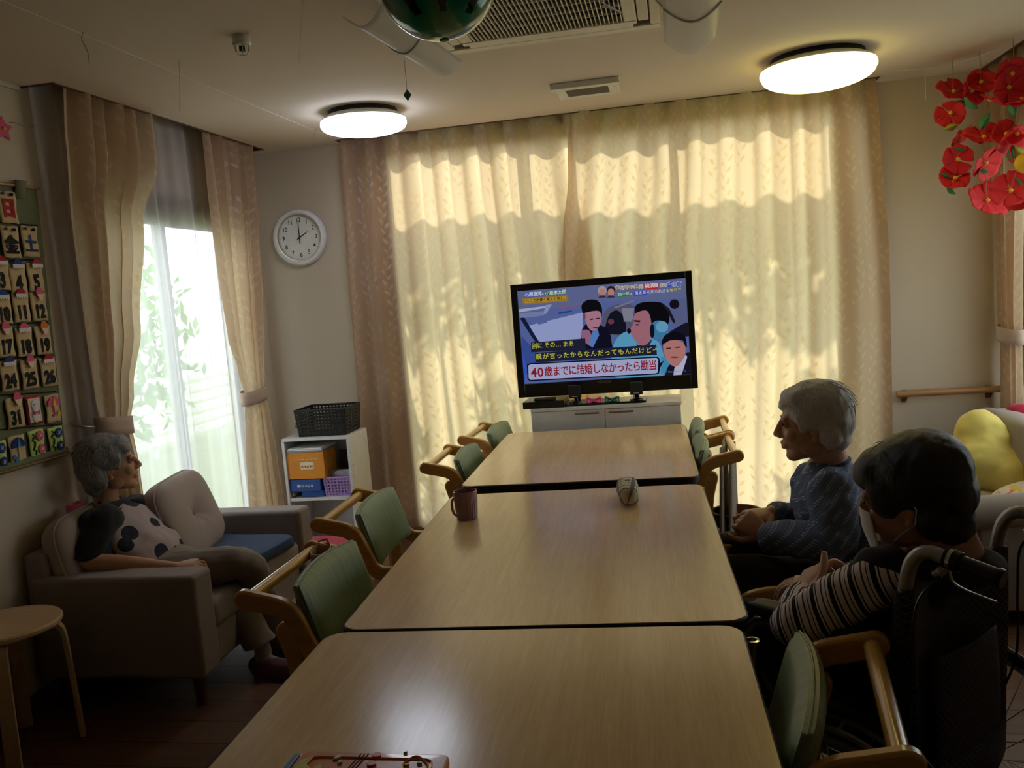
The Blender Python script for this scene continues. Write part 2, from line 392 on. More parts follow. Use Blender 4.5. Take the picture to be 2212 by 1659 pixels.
# ceiling with three recessed curtain boxes
RL = (XL, -2.29, 3.10, 4.88); RB = (-1.84, 1.09, 4.84, YB); RR = (1.597, XR, 2.4, YB)
c = MB()
for x0, x1, y0, y1 in ((-2.29, 1.597, YF, 4.84), (XL, -2.29, YF, 3.10), (XL, -2.29, 4.88, YB), (-2.29, -1.84, 4.84, YB), (1.09, 1.597, 4.84, YB), (1.597, XR, YF, 2.4)):
    c.bb(x0, x1, y0, y1, H, H+.16)
c.bb(XL-T, XR+T, YF-T, YB+T, H+.16, H+.22)
struct(c, 'ceiling', 'ceiling')
def trimbox(name, x0, x1, y0, y1, sides):
    t = MB(); w = .012
    if 'x1' in sides: t.bb(x1-w, x1-.0005, y0, y1, H-.004, H+.158)
    if 'x0' in sides: t.bb(x0+.0005, x0+w, y0, y1, H-.004, H+.158)
    if 'y0' in sides: t.bb(x0, x1, y0+.0005, y0+w, H-.004, H+.158)
    if 'y1' in sides: t.bb(x0, x1, y1-w, y1-.0005, H-.004, H+.158)
    struct(t, name, 'box_trim')
trimbox('trim_1', *RL, ('x1', 'y0', 'y1')); trimbox('trim_2', *RB, ('x0', 'x1', 'y0')); trimbox('trim_3', *RR, ('x0', 'y0'))
# thin joints between ceiling boards, and the cornice bead along the left wall
struct(MB().bb(-1.831, -1.828, YF, 4.83, H-.0012, H+.001), 'trim_4', plain('board joint', (236, 230, 220), .9))
j = MB(); j.add([(-.905, 2.3, H-.0008), (-.902, 2.3, H-.0008), (-1.355, 3.27, H-.0008), (-1.358, 3.27, H-.0008)], [(0, 1, 2, 3)]); j.bb(XL+.0005, XL+.012, YF, 3.09, H-.018, H-.0005)
struct(j, 'trim_5', plain('cornice bead', (196, 188, 176), .8))
for nm, b in (('baseboard_left', (XL, XL+.012, YF, 3.2, 0, .07)), ('baseboard_back', (XL, -1.64, YB-.012, YB, 0, .07)), ('baseboard_right', (XR-.012, XR, YF, YB, 0, .07))):
    struct(MB().bb(*b), nm, 'brown_trim')
struct(MB().bb(.99, XR-.012, YB-.012, YB, 0, .07), 'baseboard_back_right', 'brown_trim')

# ---------------------------------------------------------------- windows
def window(name, axis, pos, out, b0, b1, z0, z1, fm, nsash=2, sash='frame_white', w=.045):
    def put(mb, p0, p1, c0, c1, q0, q1):
        lo, hi = sorted((pos+out*p0, pos+out*p1))
        mb.bb(lo, hi, c0, c1, q0, q1) if axis == 'x' else mb.bb(c0, c1, lo, hi, q0, q1)
    root = MB(); f = .035
    for c in ((b0, b0+f, z0, z1), (b1-f, b1, z0, z1), (b0+f, b1-f, z1-f, z1), (b0+f, b1-f, z0, z0+f)): put(root, -.004, .12, *c)
    r = struct(root, name, fm, bevel=.003)
    ib0, ib1 = b0+f, b1-f; sw = (ib1-ib0)/nsash
    for i in range(nsash):
        a, b = ib0+i*sw-(.02 if i else 0), ib0+(i+1)*sw+(.02 if i < nsash-1 else 0); d = .03+.03*(i % 2); m = MB()
        for c in ((a, a+w, z0+f, z1-f), (b-w, b, z0+f, z1-f), (a+w, b-w, z1-f-w, z1-f), (a+w, b-w, z0+f, z0+f+w)): put(m, d, d+.025, *c)
        so = m.build('sash', sash, r, bevel=.002)
        g = MB(); put(g, d+.010, d+.014, a+w, b-w, z0+f+w, z1-f-w); g.build('glass_pane', 'glass', so)
window('window_1', 'x', XL, -1, *LW, 'brown_trim', 2)
window('window_2', 'y', YB, 1, *BW, 'frame_white', 3)
window('window_3', 'x', XR, 1, *RW, 'frame_white', 2)
# inner brown casing of the left window (seen below the drape)
ci = MB(); ci.bb(XL+.0005, XL+.008, LW[0]-.06, LW[0]-.001, 0.07, LW[3]+.05); ci.bb(XL+.0005, XL+.008, LW[1]+.001, LW[1]+.06, 0.07, LW[3]+.05); ci.bb(XL+.0005, XL+.008, LW[0], LW[1], LW[3]+.001, LW[3]+.06)
struct(ci, 'trim_6', 'brown_trim', bevel=.001)

# handrails on the back wall
def handrail(x0, x1, label):
    t = thing('handrail', label, 'handrail', ((x0+x1)/2, YB-.05, .70)); m = MB()
    m.tube([(x0, YB-.06, .722), (x1, YB-.06, .722)], .018, 16); m.build('rail', 'rail_wood', t, bevel=.002)
    for x in (x0+.05, x1-.05):
        b = MB(); b.bb(x-.012, x+.012, YB-.012, YB-.0005, .67, .735); b.tube([(x, YB-.01, .685), (x, YB-.045, .688), (x, YB-.06, .706)], .007, 8); b.build('bracket', 'brown_trim', t)
handrail(-2.30, -1.905, 'round wooden handrail on the wall behind the black basket')
handrail(1.14, 1.66, 'round wooden handrail on the bare wall above the right-hand sofa')

# ---------------------------------------------------------------- curtains
def lerp(a, b, t): return a+(b-a)*t
def piecewise(tab, z):
    tab = sorted(tab)
    if z <= tab[0][0]: return tab[0][1:]
    for a, b in zip(tab, tab[1:]):
        if z <= b[0]:
            t = (z-a[0])/(b[0]-a[0]); t = t*t*(3-2*t) if True else t
            return tuple(lerp(a[i], b[i], t) for i in range(1, len(a)))
    return tab[-1][1:]
def drape(name, mat, axis, pos, tab, z0, z1, waves, amp, width, seed, nrm=1, nu=260, nv=90, parent=None, jag=.35, pleat=0.0, lock=False):
    """hanging cloth; tab rows (z, edgeA, edgeB, amplitude factor); pos may be a function of z"""
    rnd = random.Random(seed); ph = [rnd.uniform(0, 6.28) for _ in range(6)]; fr = [rnd.uniform(.35, .8), rnd.uniform(1.2, 1.8), rnd.uniform(.15, .3)]
    mb = MB(); uv = []
    def fn(u, v):
        z = lerp(z0, z1, v); r = piecewise(tab, z); a, b = r[0], r[1]; k = r[2] if len(r) > 2 else 1
        ww = waves*2*pi*(u+.012*sin(6.28*fr[2]*waves*u+ph[3])*(1-v*.6))
        s = sin(ww+ph[0])+jag*sin(ww*fr[0]+ph[1]+z*1.1)+.3*jag*sin(ww*fr[1]+ph[2]-z*.9)
        
        if pleat and v > .9: s = lerp(s, math.copysign(1, sin(ww+ph[0]))*abs(sin(ww+ph[0]))**.5*.6, (v-.9)*10*pleat)
        off = amp*k*s*nrm; along = lerp(a, b, u)+amp*k*.25*sin(pi*u)*cos(ww*2+ph[4])*(0 if u in (0, 1) else 1)/max(1, waves/6)
        p = pos(z) if callable(pos) else pos
        uv.append((u*width, z)); return (p+off, along, z) if axis == 'x' else (along, p+off, z)
    mb.grid(fn, nu, nv); return mb, uv
# window on the left wall: lace behind, two tied-back drapes in front
lt = MB()
mb, uv = drape('lace', 'lace', 'x', -2.408, [(0, 3.14, 4.72, 1), (1.0, 3.13, 4.72, 1), (2.47, 3.10, 4.72, 1)], .03, 2.47, 15, .011, 3.0, 3, jag=.5)
tag(mb.build('lace_curtain', 'lace', uv=uv, sharp=180), 'sheer white lace curtain letting daylight in over the left-hand window', 'curtain')
tieL = [(0, 3.17, 3.42, .8), (.80, 3.17, 3.37, .7), (1.0, 3.18, 3.36, .35), (1.12, 3.17, 3.40, .5), (1.41, 3.17, 3.50, .75), (1.85, 3.17, 3.60, .9), (2.15, 3.19, 3.76, 1), (2.47, 3.22, 3.76, 1)]
t = thing('drape', 'leafy beige drape tied back at the left side of the left-hand window', 'curtain', (-2.33, 3.3, 0), 0, 'tied-back leafy drapes at the left-hand window')
mb, uv = drape('cloth', 'curtain', 'x', -2.325, tieL, .03, 2.47, 5.0, .034, 1.15, 11, jag=.45); mb.build('cloth', 'curtain', t, uv=uv, sharp=180)
def tieback(t, x, y0, y1, z, dz):
    m = MB(); cx, cy, rx, ry = x, (y0+y1)/2, .052, (y1-y0)/2+.012
    m.grid(lambda u, v: (cx+rx*cos(2*pi*u), cy+ry*sin(2*pi*u), z+(v-.5)*.075+dz*sin(2*pi*u)), 40, 4, cu=True); m.build('tieback', M['tie_cloth'], t, solid=.004)
M['tie_cloth'] = fabric('tieback cloth', (186, 162, 146), 500)
tieback(t, -2.33, 3.17, 3.35, 1.0, -.012)
h = MB(); h.tube(catmull([(-2.43, 3.135, 1.03), (-2.39, 3.10, 1.03), (-2.36, 3.12, 1.02), (-2.34, 3.18, 1.01)]), .004, 8); h.build('hook', 'brushed', t)
tieR = [(0, 4.30, 4.68, .9), (.31, 4.31, 4.66, .9), (.60, 4.33, 4.64, .8), (.85, 4.37, 4.62, .6), (.97, 4.39, 4.60, .35), (1.1, 4.35, 4.62, .5), (1.3, 4.29, 4.64, .8), (1.62, 4.26, 4.68, .9), (2.0, 4.25, 4.72, 1), (2.47, 4.25, 4.76, 1)]
t = thing('drape', 'leafy beige drape tied back beside the wall clock', 'curtain', (-2.31, 4.5, 0), 0, 'tied-back leafy drapes at the left-hand window')
mb, uv = drape('cloth', 'curtain', 'x', -2.325, tieR, .03, 2.47, 5.5, .03, 1.1, 23, jag=.4); mb.build('cloth', 'curtain', t, uv=uv, sharp=180)
tieback(t, -2.33, 4.395, 4.60, .965, .01)
# the closed pair over the garden doors
t = thing('drape', 'closed leafy curtain, left of the pair glowing behind the television', 'curtain', (-1.2, 4.86, 0), 0, 'closed curtains over the garden doors')
mb, uv = drape('cloth', 'curtain', 'y', 4.928, [(0, -1.90, -.30), (1.47, -1.872, -.415), (2.1, -1.85, -.47), (2.47, -1.835, -.498)], .06, 2.47, 8.0, .036, 2.5, 37, nu=420, nv=110, jag=.35)
mb.build('cloth', 'curtain', t, uv=uv, sharp=180)
t = thing('drape', 'closed leafy curtain, right of the pair, its edge lapping over behind the television', 'curtain', (.3, 4.86, 0), 0, 'closed curtains over the garden doors')
mb, uv = drape('cloth', 'curtain', 'y', lambda z: 4.866, [(0, -.80, 1.10), (1.47, -.624, 1.115), (2.1, -.53, 1.09), (2.47, -.488, 1.07)], .06, 2.47, 9.3, .034, 2.8, 59, nu=420, nv=110, jag=.35)
mb.build('cloth', 'curtain', t, uv=uv, sharp=180)
# window on the right wall
mb, uv = drape('lace', 'lace', 'x', 1.71, [(0, 2.6, 4.70, 1), (2.47, 2.6, 4.70, 1)], .35, 2.47, 14, .012, 3.0, 5, jag=.5)
tag(mb.build('lace_curtain', 'lace', uv=uv, sharp=180), 'sheer white lace curtain at the right-hand edge of the photo behind the red flowers', 'curtain')
t = thing('drape', 'leafy drape hanging in the right-hand corner behind the red paper flowers', 'curtain', (1.64, 4.7, 0))
mb, uv = drape('cloth', 'curtain', 'x', 1.66, [(0, 4.62, 4.93, 1), (.98, 4.66, 4.91, .5), (1.1, 4.66, 4.92, .8), (2.47, 4.56, 4.93, 1)], .35, 2.47, 3.5, .03, .7, 71, jag=.4); mb.build('cloth', 'curtain', t, uv=uv, sharp=180)
tieback(t, 1.66, 4.67, 4.90, 1.02, .01)

# ---------------------------------------------------------------- garden outside
struct(MB().bb(-14, 14, -6, 22, -.35, -.12), 'ground', 'ground')
def leafcloud(rnd, centers, n, size):
    mb = MB()
    for i in range(n):
        c, r = rnd.choice(centers); d = Vector((rnd.gauss(0, 1), rnd.gauss(0, 1), rnd.gauss(0, 1))).normalized()*(rnd.random()**.45)
        p = Vector(c)+Vector((d.x*r[0], d.y*r[1], d.z*r[2])); q = Euler((rnd.uniform(0, 6.3), rnd.uniform(0, 6.3), rnd.uniform(0, 6.3))).to_matrix(); s = size*rnd.uniform(.6, 1.4)
        mb.add([p+q @ Vector(v)*s for v in ((-1, 0, 0), (0, -.42, .1), (1, 0, 0), (0, .42, .1))], [(0, 1, 2, 3)])
    return mb
def shrub(name, label, x, y, centers, n, size, seed, trunk):
    rnd = random.Random(seed); t = thing(name, label, 'shrub' if name == 'garden_shrub' else 'hedge', (x, y, -.12), 0, 'garden plants outside the windows')
    leafcloud(rnd, centers, n, size).build('foliage', 'leaves', t, sharp=180)
    s = MB()
    for a, b in trunk: s.tube([a, ((a[0]+b[0])/2+.05, (a[1]+b[1])/2, (a[2]+b[2])/2), b], [.03, .024, .012], 8)
    s.build('stem', 'bark', t)
shrub('garden_shrub', 'tall leafy shrub outside, dimly seen through the lace of the left-hand window', -4.6, 5.6,
      [((-4.6, 5.4, 1.2), (.7, 1.0, .8)), ((-4.9, 6.3, 1.9), (.6, .7, .5)), ((-4.4, 4.6, .6), (.5, .7, .5)), ((-5.0, 7.2, 1.2), (.7, .9, 1.0))], 2600, .07, 1, [((-4.6, 5.4, -.12), (-4.6, 5.4, 1.4)), ((-5, 6.6, -.12), (-4.9, 6.3, 2.0))])
fn = thing('slat_fence', 'pale slatted garden fence dimly seen through the lace of the left-hand window', 'fence', (-5.8, 7.0, -.12)); f = MB()
for k in range(9): f.bb(-5.8, -5.77, 3.5, 10.5, .02+k*.13, .10+k*.13)
f.build('slats', 'frame_white', fn); f = MB()
for y in (4.0, 5.6, 7.2, 8.8, 10.3):
    q = MB(); q.bb(-5.87, -5.80, y-.03, y+.03, -.12, 1.2); q.build('post', 'frame_white', fn)
rh = random.Random(5); hc = []  # unseen hedge, added and gapped to dapple the closed curtains with leaf shade
for i in range(15):
    x = -1.9+.26*i+rh.uniform(-.06, .06)
    hc.append(((x, 5.95, 2.13+rh.uniform(-.05, .05)), (.22, .16, .26)))
    if i not in (3, 9, 10, 12): hc.append(((x, 5.98, 1.45), (.16, .14, .32)))
    if i not in (5, 8, 9, 13): hc.append(((x+.1, 5.98, .85), (.16, .14, .38)))
shrub('hedge', 'unseen leafy hedge added outside to cast its shade on the closed curtains behind the television', -.1, 5.75, hc, 5200, .06, 2,
      [((-1.9+.38*i, 5.75, -.12), (-1.9+.38*i, 5.78, 2.2)) for i in range(0, 11, 2)])

gb = thing('shade_beam', 'unseen timber beam on posts, added outside the garden doors to throw a straight band of shade on the curtains', 'beam', (-.3, 5.5, -.12))  # added beam, out of view, there to cast the scalloped shade band
MB().bb(-2.1, 1.7, 5.46, 5.54, 1.98, 2.27).build('beam', 'rail_wood', gb, bevel=.005)
for x in (-2.0, 1.6): MB().bb(x-.045, x+.045, 5.455, 5.545, -.12, 1.98).build('post', 'rail_wood', gb, bevel=.005)
# ---------------------------------------------------------------- the three tables
def rrect(w, d, r, n=5):
    out = []
    for cx, cy, a0 in ((w/2-r, d/2-r, 0), (-w/2+r, d/2-r, pi/2), (-w/2+r, -d/2+r, pi), (w/2-r, -d/2+r, 1.5*pi)):
        out += [(cx+r*cos(a0+pi/2*i/n), cy+r*sin(a0+pi/2*i/n)) for i in range(n+1)]
    return out
def make_table(label, x, y, rz, depth):
    """x, y: middle of the edge nearer the camera"""
    c = Matrix.Rotation(rz, 4, 'Z') @ Vector((0, depth/2, 0)); t = thing('table', label, 'table', (x+c.x, y+c.y, 0), rz, 'tables pushed together in a row'); FRAME[t] = Matrix.Identity(4)
    o = rrect(.90, depth, .045); MB().prism(o, .694, .70).build('tabletop', 'table', t, bevel=.0012)
    MB().prism(rrect(.908, depth+.008, .048), .668, .6985).build('edge_band', 'dark_edge', t, bevel=.004)
    a = MB(); a.bb(-.40, .40, -depth/2+.06, -depth/2+.08, .61, .668); a.bb(-.40, .40, depth/2-.08, depth/2-.06, .61, .668)
    a.bb(-.40, -.38, -depth/2+.08, depth/2-.08, .61, .668); a.bb(.38, .40, -depth/2+.08, depth/2-.08, .61, .668); a.build('apron', 'black_matte', t, bevel=.002)
    for sx in (-1, 1):
        for sy in (-1, 1):
            q = MB(); px, py = sx*.425, sy*(depth/2-.05)
            q.lathe([(.0, .012), (.022, .012), (.022, .0), (.018, 0), (.0, .0)][::-1], 16, X=Matrix.Translation((px, py, 0))); q.lathe([(.0, .01), (.019, .01), (.019, .667), (0, .667)], 20, X=Matrix.Translation((px, py, 0)))
            q.build('leg', 'steel', t)
    return t
make_table('nearest wood-topped table, holding the orange board', -.3103, .5914, .0344, 1.2)
make_table('middle wood-topped table, with the mug and the plaid case on it', -.3324, 1.8111, .0458, 1.27)
make_table('farthest wood-topped table, reaching up to the television cabinet', -.3953, 3.2099, .0286, 1.2)
# short chromed posts with a cap standing at the right-hand seams
for (px, py, lab) in ((1625, 1382, 'chrome capped dark post beside the corner between nearest and middle tables'), (1512, 1054, 'small chrome capped post beside the corner between middle and farthest tables')):
    p = at(px, py, z=.655); t = thing('post', lab, 'post', (p.x, p.y, 0), 0, 'chrome capped posts by the tables'); FRAME[t] = Matrix.Identity(4)
    MB().lathe([(0, 0), (.019, 0), (.014, .02), (.0125, .62), (0, .62)], 24).build('shaft', 'black_plastic', t)
    MB().lathe([(.0126, .60), (.0145, .605), (.0145, .640), (.016, .642), (.016, .655), (.010, .656), (.0095, .645), (0, .645)], 24).build('cap', 'steel', t)

# ---------------------------------------------------------------- chairs
def make_chair(label):
    """origin on the floor under the middle of the handle bar; +x points to the table"""
    t = thing('care_chair', label, 'chair'); FRAME[t] = Matrix.Identity(4)
    for s in (-1, 1):
        Y = Matrix.Translation((0, s*.214, 0)); a = MB()
        a.strip([(-.008, .702), (.04, .691), (.085, .680), (.112, .664), (.128, .638), (.148, .59), (.166, .552), (.190, .532), (.225, .526), (.31, .526), (.42, .527), (.53, .527), (.580, .516), (.604, .488), (.612, .45)], (.050, .042), .027, X=Y)
        a.build('side_frame', 'chair_wood', t, bevel=.006)
        b = MB(); b.strip([(.098, .618), (.118, .53), (.125, .40), (.105, .22), (.070, .018)], (.050, .034), .025, X=Matrix.Translation((0, s*.214, 0))); b.build('leg', 'chair_wood', t, bevel=.005)
        b = MB(); b.strip([(.606, .43), (.612, .25), (.618, .018)], (.044, .034), .025, X=Matrix.Translation((0, s*.214, 0))); b.build('leg', 'chair_wood', t, bevel=.005)
    MB().tube([(0, -.202, .700), (0, .202, .700)], .0165, 20).build('handle_bar', 'bar_wood', t)
    r = MB()
    for x, z in ((.13, .335), (.60, .335)): r.box((x, 0, z), (.022, .404, .05))
    for s in (-1, 1): r.box((.365, s*.205, .335), (.45, .018, .05))
    r.build('seat_rail', 'chair_wood', t, bevel=.004)
    # back pad: gently hollowed panel with a thick rounded rim
    b = MB()
    def pad(u, v, side):
        y = (u-.5)*.40; z = .545+v*.182; c = .03*(1-(2*u-1)**2)
        crown = .014*(1-(2*u-1)**2)*v
        ex = (1-(abs(2*u-1))**6)*(1-(abs(2*v-1))**6); th = .009+.019*max(0, ex)**.5
        return (.185-(v*.055)-c*.6+side*th, y, z+crown)
    n1, n2 = 22, 14
    b.grid(lambda u, v: pad(u, v, 1), n1, n2); b.grid(lambda u, v: pad(1-u, v, -1), n1, n2)
    rim = lambda k: [pad(u, v, k) for u, v in [(i/21, 0) for i in range(21)]+[(1, j/13) for j in range(13)]+[(1-i/21, 1) for i in range(21)]+[(0, 1-j/13) for j in range(13)]]
    A, B = rim(1), rim(-1); n = len(A)
    b.add(A+B, [(i, n+i, n+(i+1) % n, (i+1) % n) for i in range(n)])
    bk = b.build('backrest', 'green_vinyl', t, bevel=.007, seg=4)
    q = MB(); q.tube([(p[0]*.5+w[0]*.5+.0, p[1]*1.004, p[2]+(.001 if p[2] > .64 else -.001)) for p, w in zip(A, B)], .0022, 6, closed=True); q.build('piping', 'green_vinyl', bk)
    st = MB(); st.ell((.375, 0, .388), (.245, .205, .036), e=.35, nu=40, nv=16); st.build('seat', 'green_vinyl', t)
    return t
c0 = make_chair('green backed wooden chair beside the nearest and middle table seam, brown leather pouch behind it')
CH = 'green chairs pushed in along the tables'
c0.location = (-1.11, 2.205, 0); c0['group'] = CH
dup(c0, (-1.214, 2.904, 0), .04, 'green backed wooden chair beside the middle table near the white shelf', CH)
dup(c0, (-1.089, 3.787, 0), .02, 'green backed wooden chair on the left of the farthest table, nearer the mug', CH)
dup(c0, (-1.075, 4.45, 0), -.03, 'green backed wooden chair at the far left corner of the farthest table', CH)
dup(c0, (.311, 1.49, 0), pi-.11, 'large green backed wooden chair at the lower right, in front of the wheelchair', CH)
dup(c0, (.205, 3.775, 0), pi+.02, 'green backed wooden chair on the right of the farthest table, nearer the blue shirted woman', CH)
dup(c0, (.205, 4.255, 0), pi+.0, 'green backed wooden chair on the right of the farthest table, nearer the television', CH)
dup(c0, (.665, 2.78, 0), pi+.24, 'green backed wooden chair in which the woman in the blue patterned shirt sits', 'chairs someone sits in')
# ---------------------------------------------------------------- ceiling lamps
def lamp(x, y, R, h, tilt, label, col, strength, trimcol):
    t = thing('ceiling_lamp', label, 'lamp', (x, y, H-h)); 
    b = MB(); b.lathe([(0, H-.0005), (R*.80, H-.0005), (R*.82, H-.024), (0, H-.026)], 40, X=Matrix.Translation((x, y, 0))); b.build('base', 'black_matte', t)
    m = MB(); m.lathe([(R*.80, H-.026), (R*.84, H-.024), (R*.96, H-.040), (R*.988, H-.048)], 64, X=Matrix.Translation((x, y, 0)), caps=False); m.build('rim', trimcol, t, solid=.002)
    prof = [(R*.985, H-.048), (R, H-.058), (R, H-.070), (R*.975, H-.078)]+[(R*.975*cos(a), H-.078-(h-.078)*sin(a)) for a in [pi/2*i/12 for i in range(1, 13)]]
    s = MB(); s.lathe([(max(r, .001), z) for r, z in prof], 64, X=Matrix.Translation((x, y, 0)), caps=False); s.build('shade', emit('glow '+label[:10], col, strength), t)
lamp(-1.442, 4.207, .21, .115, 0, 'cool white round ceiling lamp on the left', (232, 240, 255), 9.0, 'lamp_rim' if 'lamp_rim' in M else 'white_plastic')
lamp(.690, 4.22, .25, .145, 0, 'warm yellow round ceiling lamp on the right', (255, 238, 140), 4.6, 'white_plastic')

# ---------------------------------------------------------------- ceiling cassette air conditioner
AX0, AX1, AY0, AY1 = -.835, .010, 2.47, 3.345
ac = thing('air_conditioner', 'ceiling cassette air conditioner with a slatted grille', 'air conditioner', ((AX0+AX1)/2, (AY0+AY1)/2, H-.035))
GX0, GX1, GY0, GY1 = -.655, -.115, 2.64, 3.19
b = MB()
for r in ((AX0, AX1, AY0, GY0-.10), (AX0, AX1, GY1+.10, AY1), (AX0, GX0-.09, GY0-.10, GY1+.10), (GX1+.09, AX1, GY0-.10, GY1+.10)): b.bb(*r, H-.028, H-.0005)
for r in ((GX0-.045, GX1+.045, GY0-.045, GY0), (GX0-.045, GX1+.045, GY1, GY1+.045), (GX0-.045, GX0, GY0, GY1), (GX1, GX1+.045, GY0, GY1)): b.bb(*r, H-.036, H-.0005)
b.build('panel', 'ac_plastic', ac, bevel=.006)
d = MB(); d.bb(GX0-.088, GX1+.088, GY0-.098, GY1+.098, H-.012, H-.0006); d.build('duct', 'grille_dark', ac)
for nm, r, rot in (('front', (GX0-.03, GX1+.03, GY1+.050, GY1+.096), 0), ('rear', (GX0-.03, GX1+.03, GY0-.096, GY0-.050), 0), ('l', (GX0-.086, GX0-.049, GY0-.03, GY1+.03), 0), ('r', (GX1+.049, GX1+.086, GY0-.03, GY1+.03), 0)):
    MB().bb(*r, H-.030, H-.024).build('louver', 'ac_plastic', ac, bevel=.003)
g = MB()
for i in range(37):
    x = GX0+.006+(GX1-GX0-.012)*i/36; g.box((x, (GY0+GY1)/2, H-.030), (.0035, GY1-GY0, .008))
g.build('grille', 'ac_plastic', ac)
g = MB()
for i in range(1, 7): g.box(((GX0+GX1)/2, GY0+(GY1-GY0)*i/7, H-.022), (GX1-GX0, .006, .008))
g.build('grille_bars', 'ac_plastic', ac)
def film(label, x0, x1, y0, y1, zA, zB, sag, sk):
    t = thing('wind_deflector', label, 'wind deflector', ((x0+x1)/2, (y0+y1)/2, zB), 0, 'air conditioner wind deflectors')
    m = MB(); m.grid(lambda u, v: (lerp(x0, x1, u)+sk*v, lerp(y0, y1, v), lerp(zA, zB, u)-sag*sin(pi*u)), 14, 20); m.build('sheet', 'film', t, solid=.002, sharp=180)
    w = MB(); yy = lerp(y0, y1, .45); w.tube([(lerp(x0, x1, k/10)+sk*.45, yy, lerp(zA, zB, k/10)-sag*sin(pi*k/10)-.004) for k in range(11)], .004, 8); w.build('stay', 'white_plastic', t)
    w = MB(); w.tube([(x0+sk*.45, yy, zA), (x0+sk*.45+(.05 if x1 < x0 else -.05), yy, H-.03)], .003, 6); w.build('clip', 'white_plastic', t)
film('curved translucent wind deflector hanging on the left of the air conditioner', -.80, -.925, 2.60, 3.33, 2.305, 2.285, .045, .07)
film('curved translucent wind deflector hanging on the right of the air conditioner', .02, .20, 2.55, 3.31, 2.27, 2.27, .05, 0)
s = MB(); s.tube([at(946, 119, z=H), at(1035, 48, z=H-.045), at(1052, 30, z=H-.04)], .003, 6); s.tube([at(1298, 4, z=H-.045), at(1345, 28, z=H-.045), at(1300, 12, z=H-.05)], .0022, 6)
tag(s.build('cord', 'white_plastic'), 'thin white cord tied across the air conditioner corner to a ceiling hook', 'cord')

# ventilation grille and heat detector
v = thing('ceiling_vent', 'small square white ceiling vent between the two lamps', 'vent', (-.34, 4.28, H-.03)); x0, x1, y0, y1 = -.505, -.185, 4.13, 4.44
b = MB(); b.bb(x0, x1, y0, y0+.05, H-.028, H-.0005); b.bb(x0+.01, x1-.01, y0+.05, y1, H-.014, H-.0005); b.build('cover', 'white_plastic', v, bevel=.004)
b = MB(); b.bb(x0+.06, x1-.06, y0+.095, y1-.06, H-.0155, H-.0142); b.build('filter', plain('grey filter', (96, 88, 76), .9), v)
b = MB(); b.lathe([(0, H-.0165), (.005, H-.0165), (.005, H-.0141), (0, H-.0141)], 12, X=Matrix.Translation((x1-.03, y0+.13, 0))); b.build('screw', 'steel', v)
hd = thing('heat_detector', 'small caged heat detector on the ceiling at the upper left', 'detector', (-1.396, 2.883, H-.09)); X = Matrix.Translation((-1.396, 2.883, 0))
MB().lathe([(0, H-.0005), (.030, H-.0005), (.031, H-.022), (.033, H-.024), (.028, H-.032), (0, H-.034)], 32, X=X).build('base', 'white_plastic', hd)
MB().lathe([(0, H-.034), (.010, H-.035), (.010, H-.050), (0, H-.052)], 16, X=X).build('sensor', 'black_matte', hd)
w = MB()
for k in range(6):
    a = pi*k/3; w.tube([X @ Vector((.026*cos(a), .026*sin(a), H-.03)), X @ Vector((.023*cos(a), .023*sin(a), H-.056)), X @ Vector((.016*cos(a), .016*sin(a), H-.060))], .0014, 6)
w.tube([X @ Vector((.022*cos(2*pi*k/20), .022*sin(2*pi*k/20), H-.057)) for k in range(20)], .0014, 6, closed=True); w.build('cage', 'steel', hd)

# ---------------------------------------------------------------- beach ball like a watermelon
g = G('watermelon vinyl'); co = g.coord(); x, y, z = g.sep(co)
ang = g.m('ARCTAN2', y, x); wob = g.m('MULTIPLY', g.m('SUBTRACT', g.noise(co, 22, 3), .5), .5)
st = g.m('SINE', g.m('MULTIPLY', g.m('ADD', ang, wob), 9.0)); lim = g.m('ADD', g.m('MULTIPLY', g.m('ABSOLUTE', g.m('SUBTRACT', z, .13)), 3.2), .38)
mask = g.m('GREATER_THAN', st, lim); low = g.m('GREATER_THAN', z, .030); mask = g.m('MULTIPLY', mask, low)
M['melon'] = g.done(g.bsdf(g.mix(mask, lin(22, 150, 116), lin(10, 24, 20)), .12, Coat_Weight=.5))
bc = at(943, -51, y=1.80)
bb = thing('beach_ball', 'green inflatable beach ball striped like a watermelon, hanging from the ceiling', 'beach ball', (bc.x, bc.y, bc.z-.124))
MB().ell((bc.x, bc.y, bc.z), .124, nu=48, nv=32).build('ball', 'melon', bb)
MB().lathe([(0, -.006), (.010, -.004), (.010, .004), (.02, .006)], 20, X=Matrix.Translation((bc.x+.004, bc.y+.006, bc.z-.122))).build('valve', 'melon', bb)
MB().tube([(bc.x, bc.y, bc.z+.12), (bc.x, bc.y, H-.001)], .0012, 6).build('string', 'white_plastic', bb)

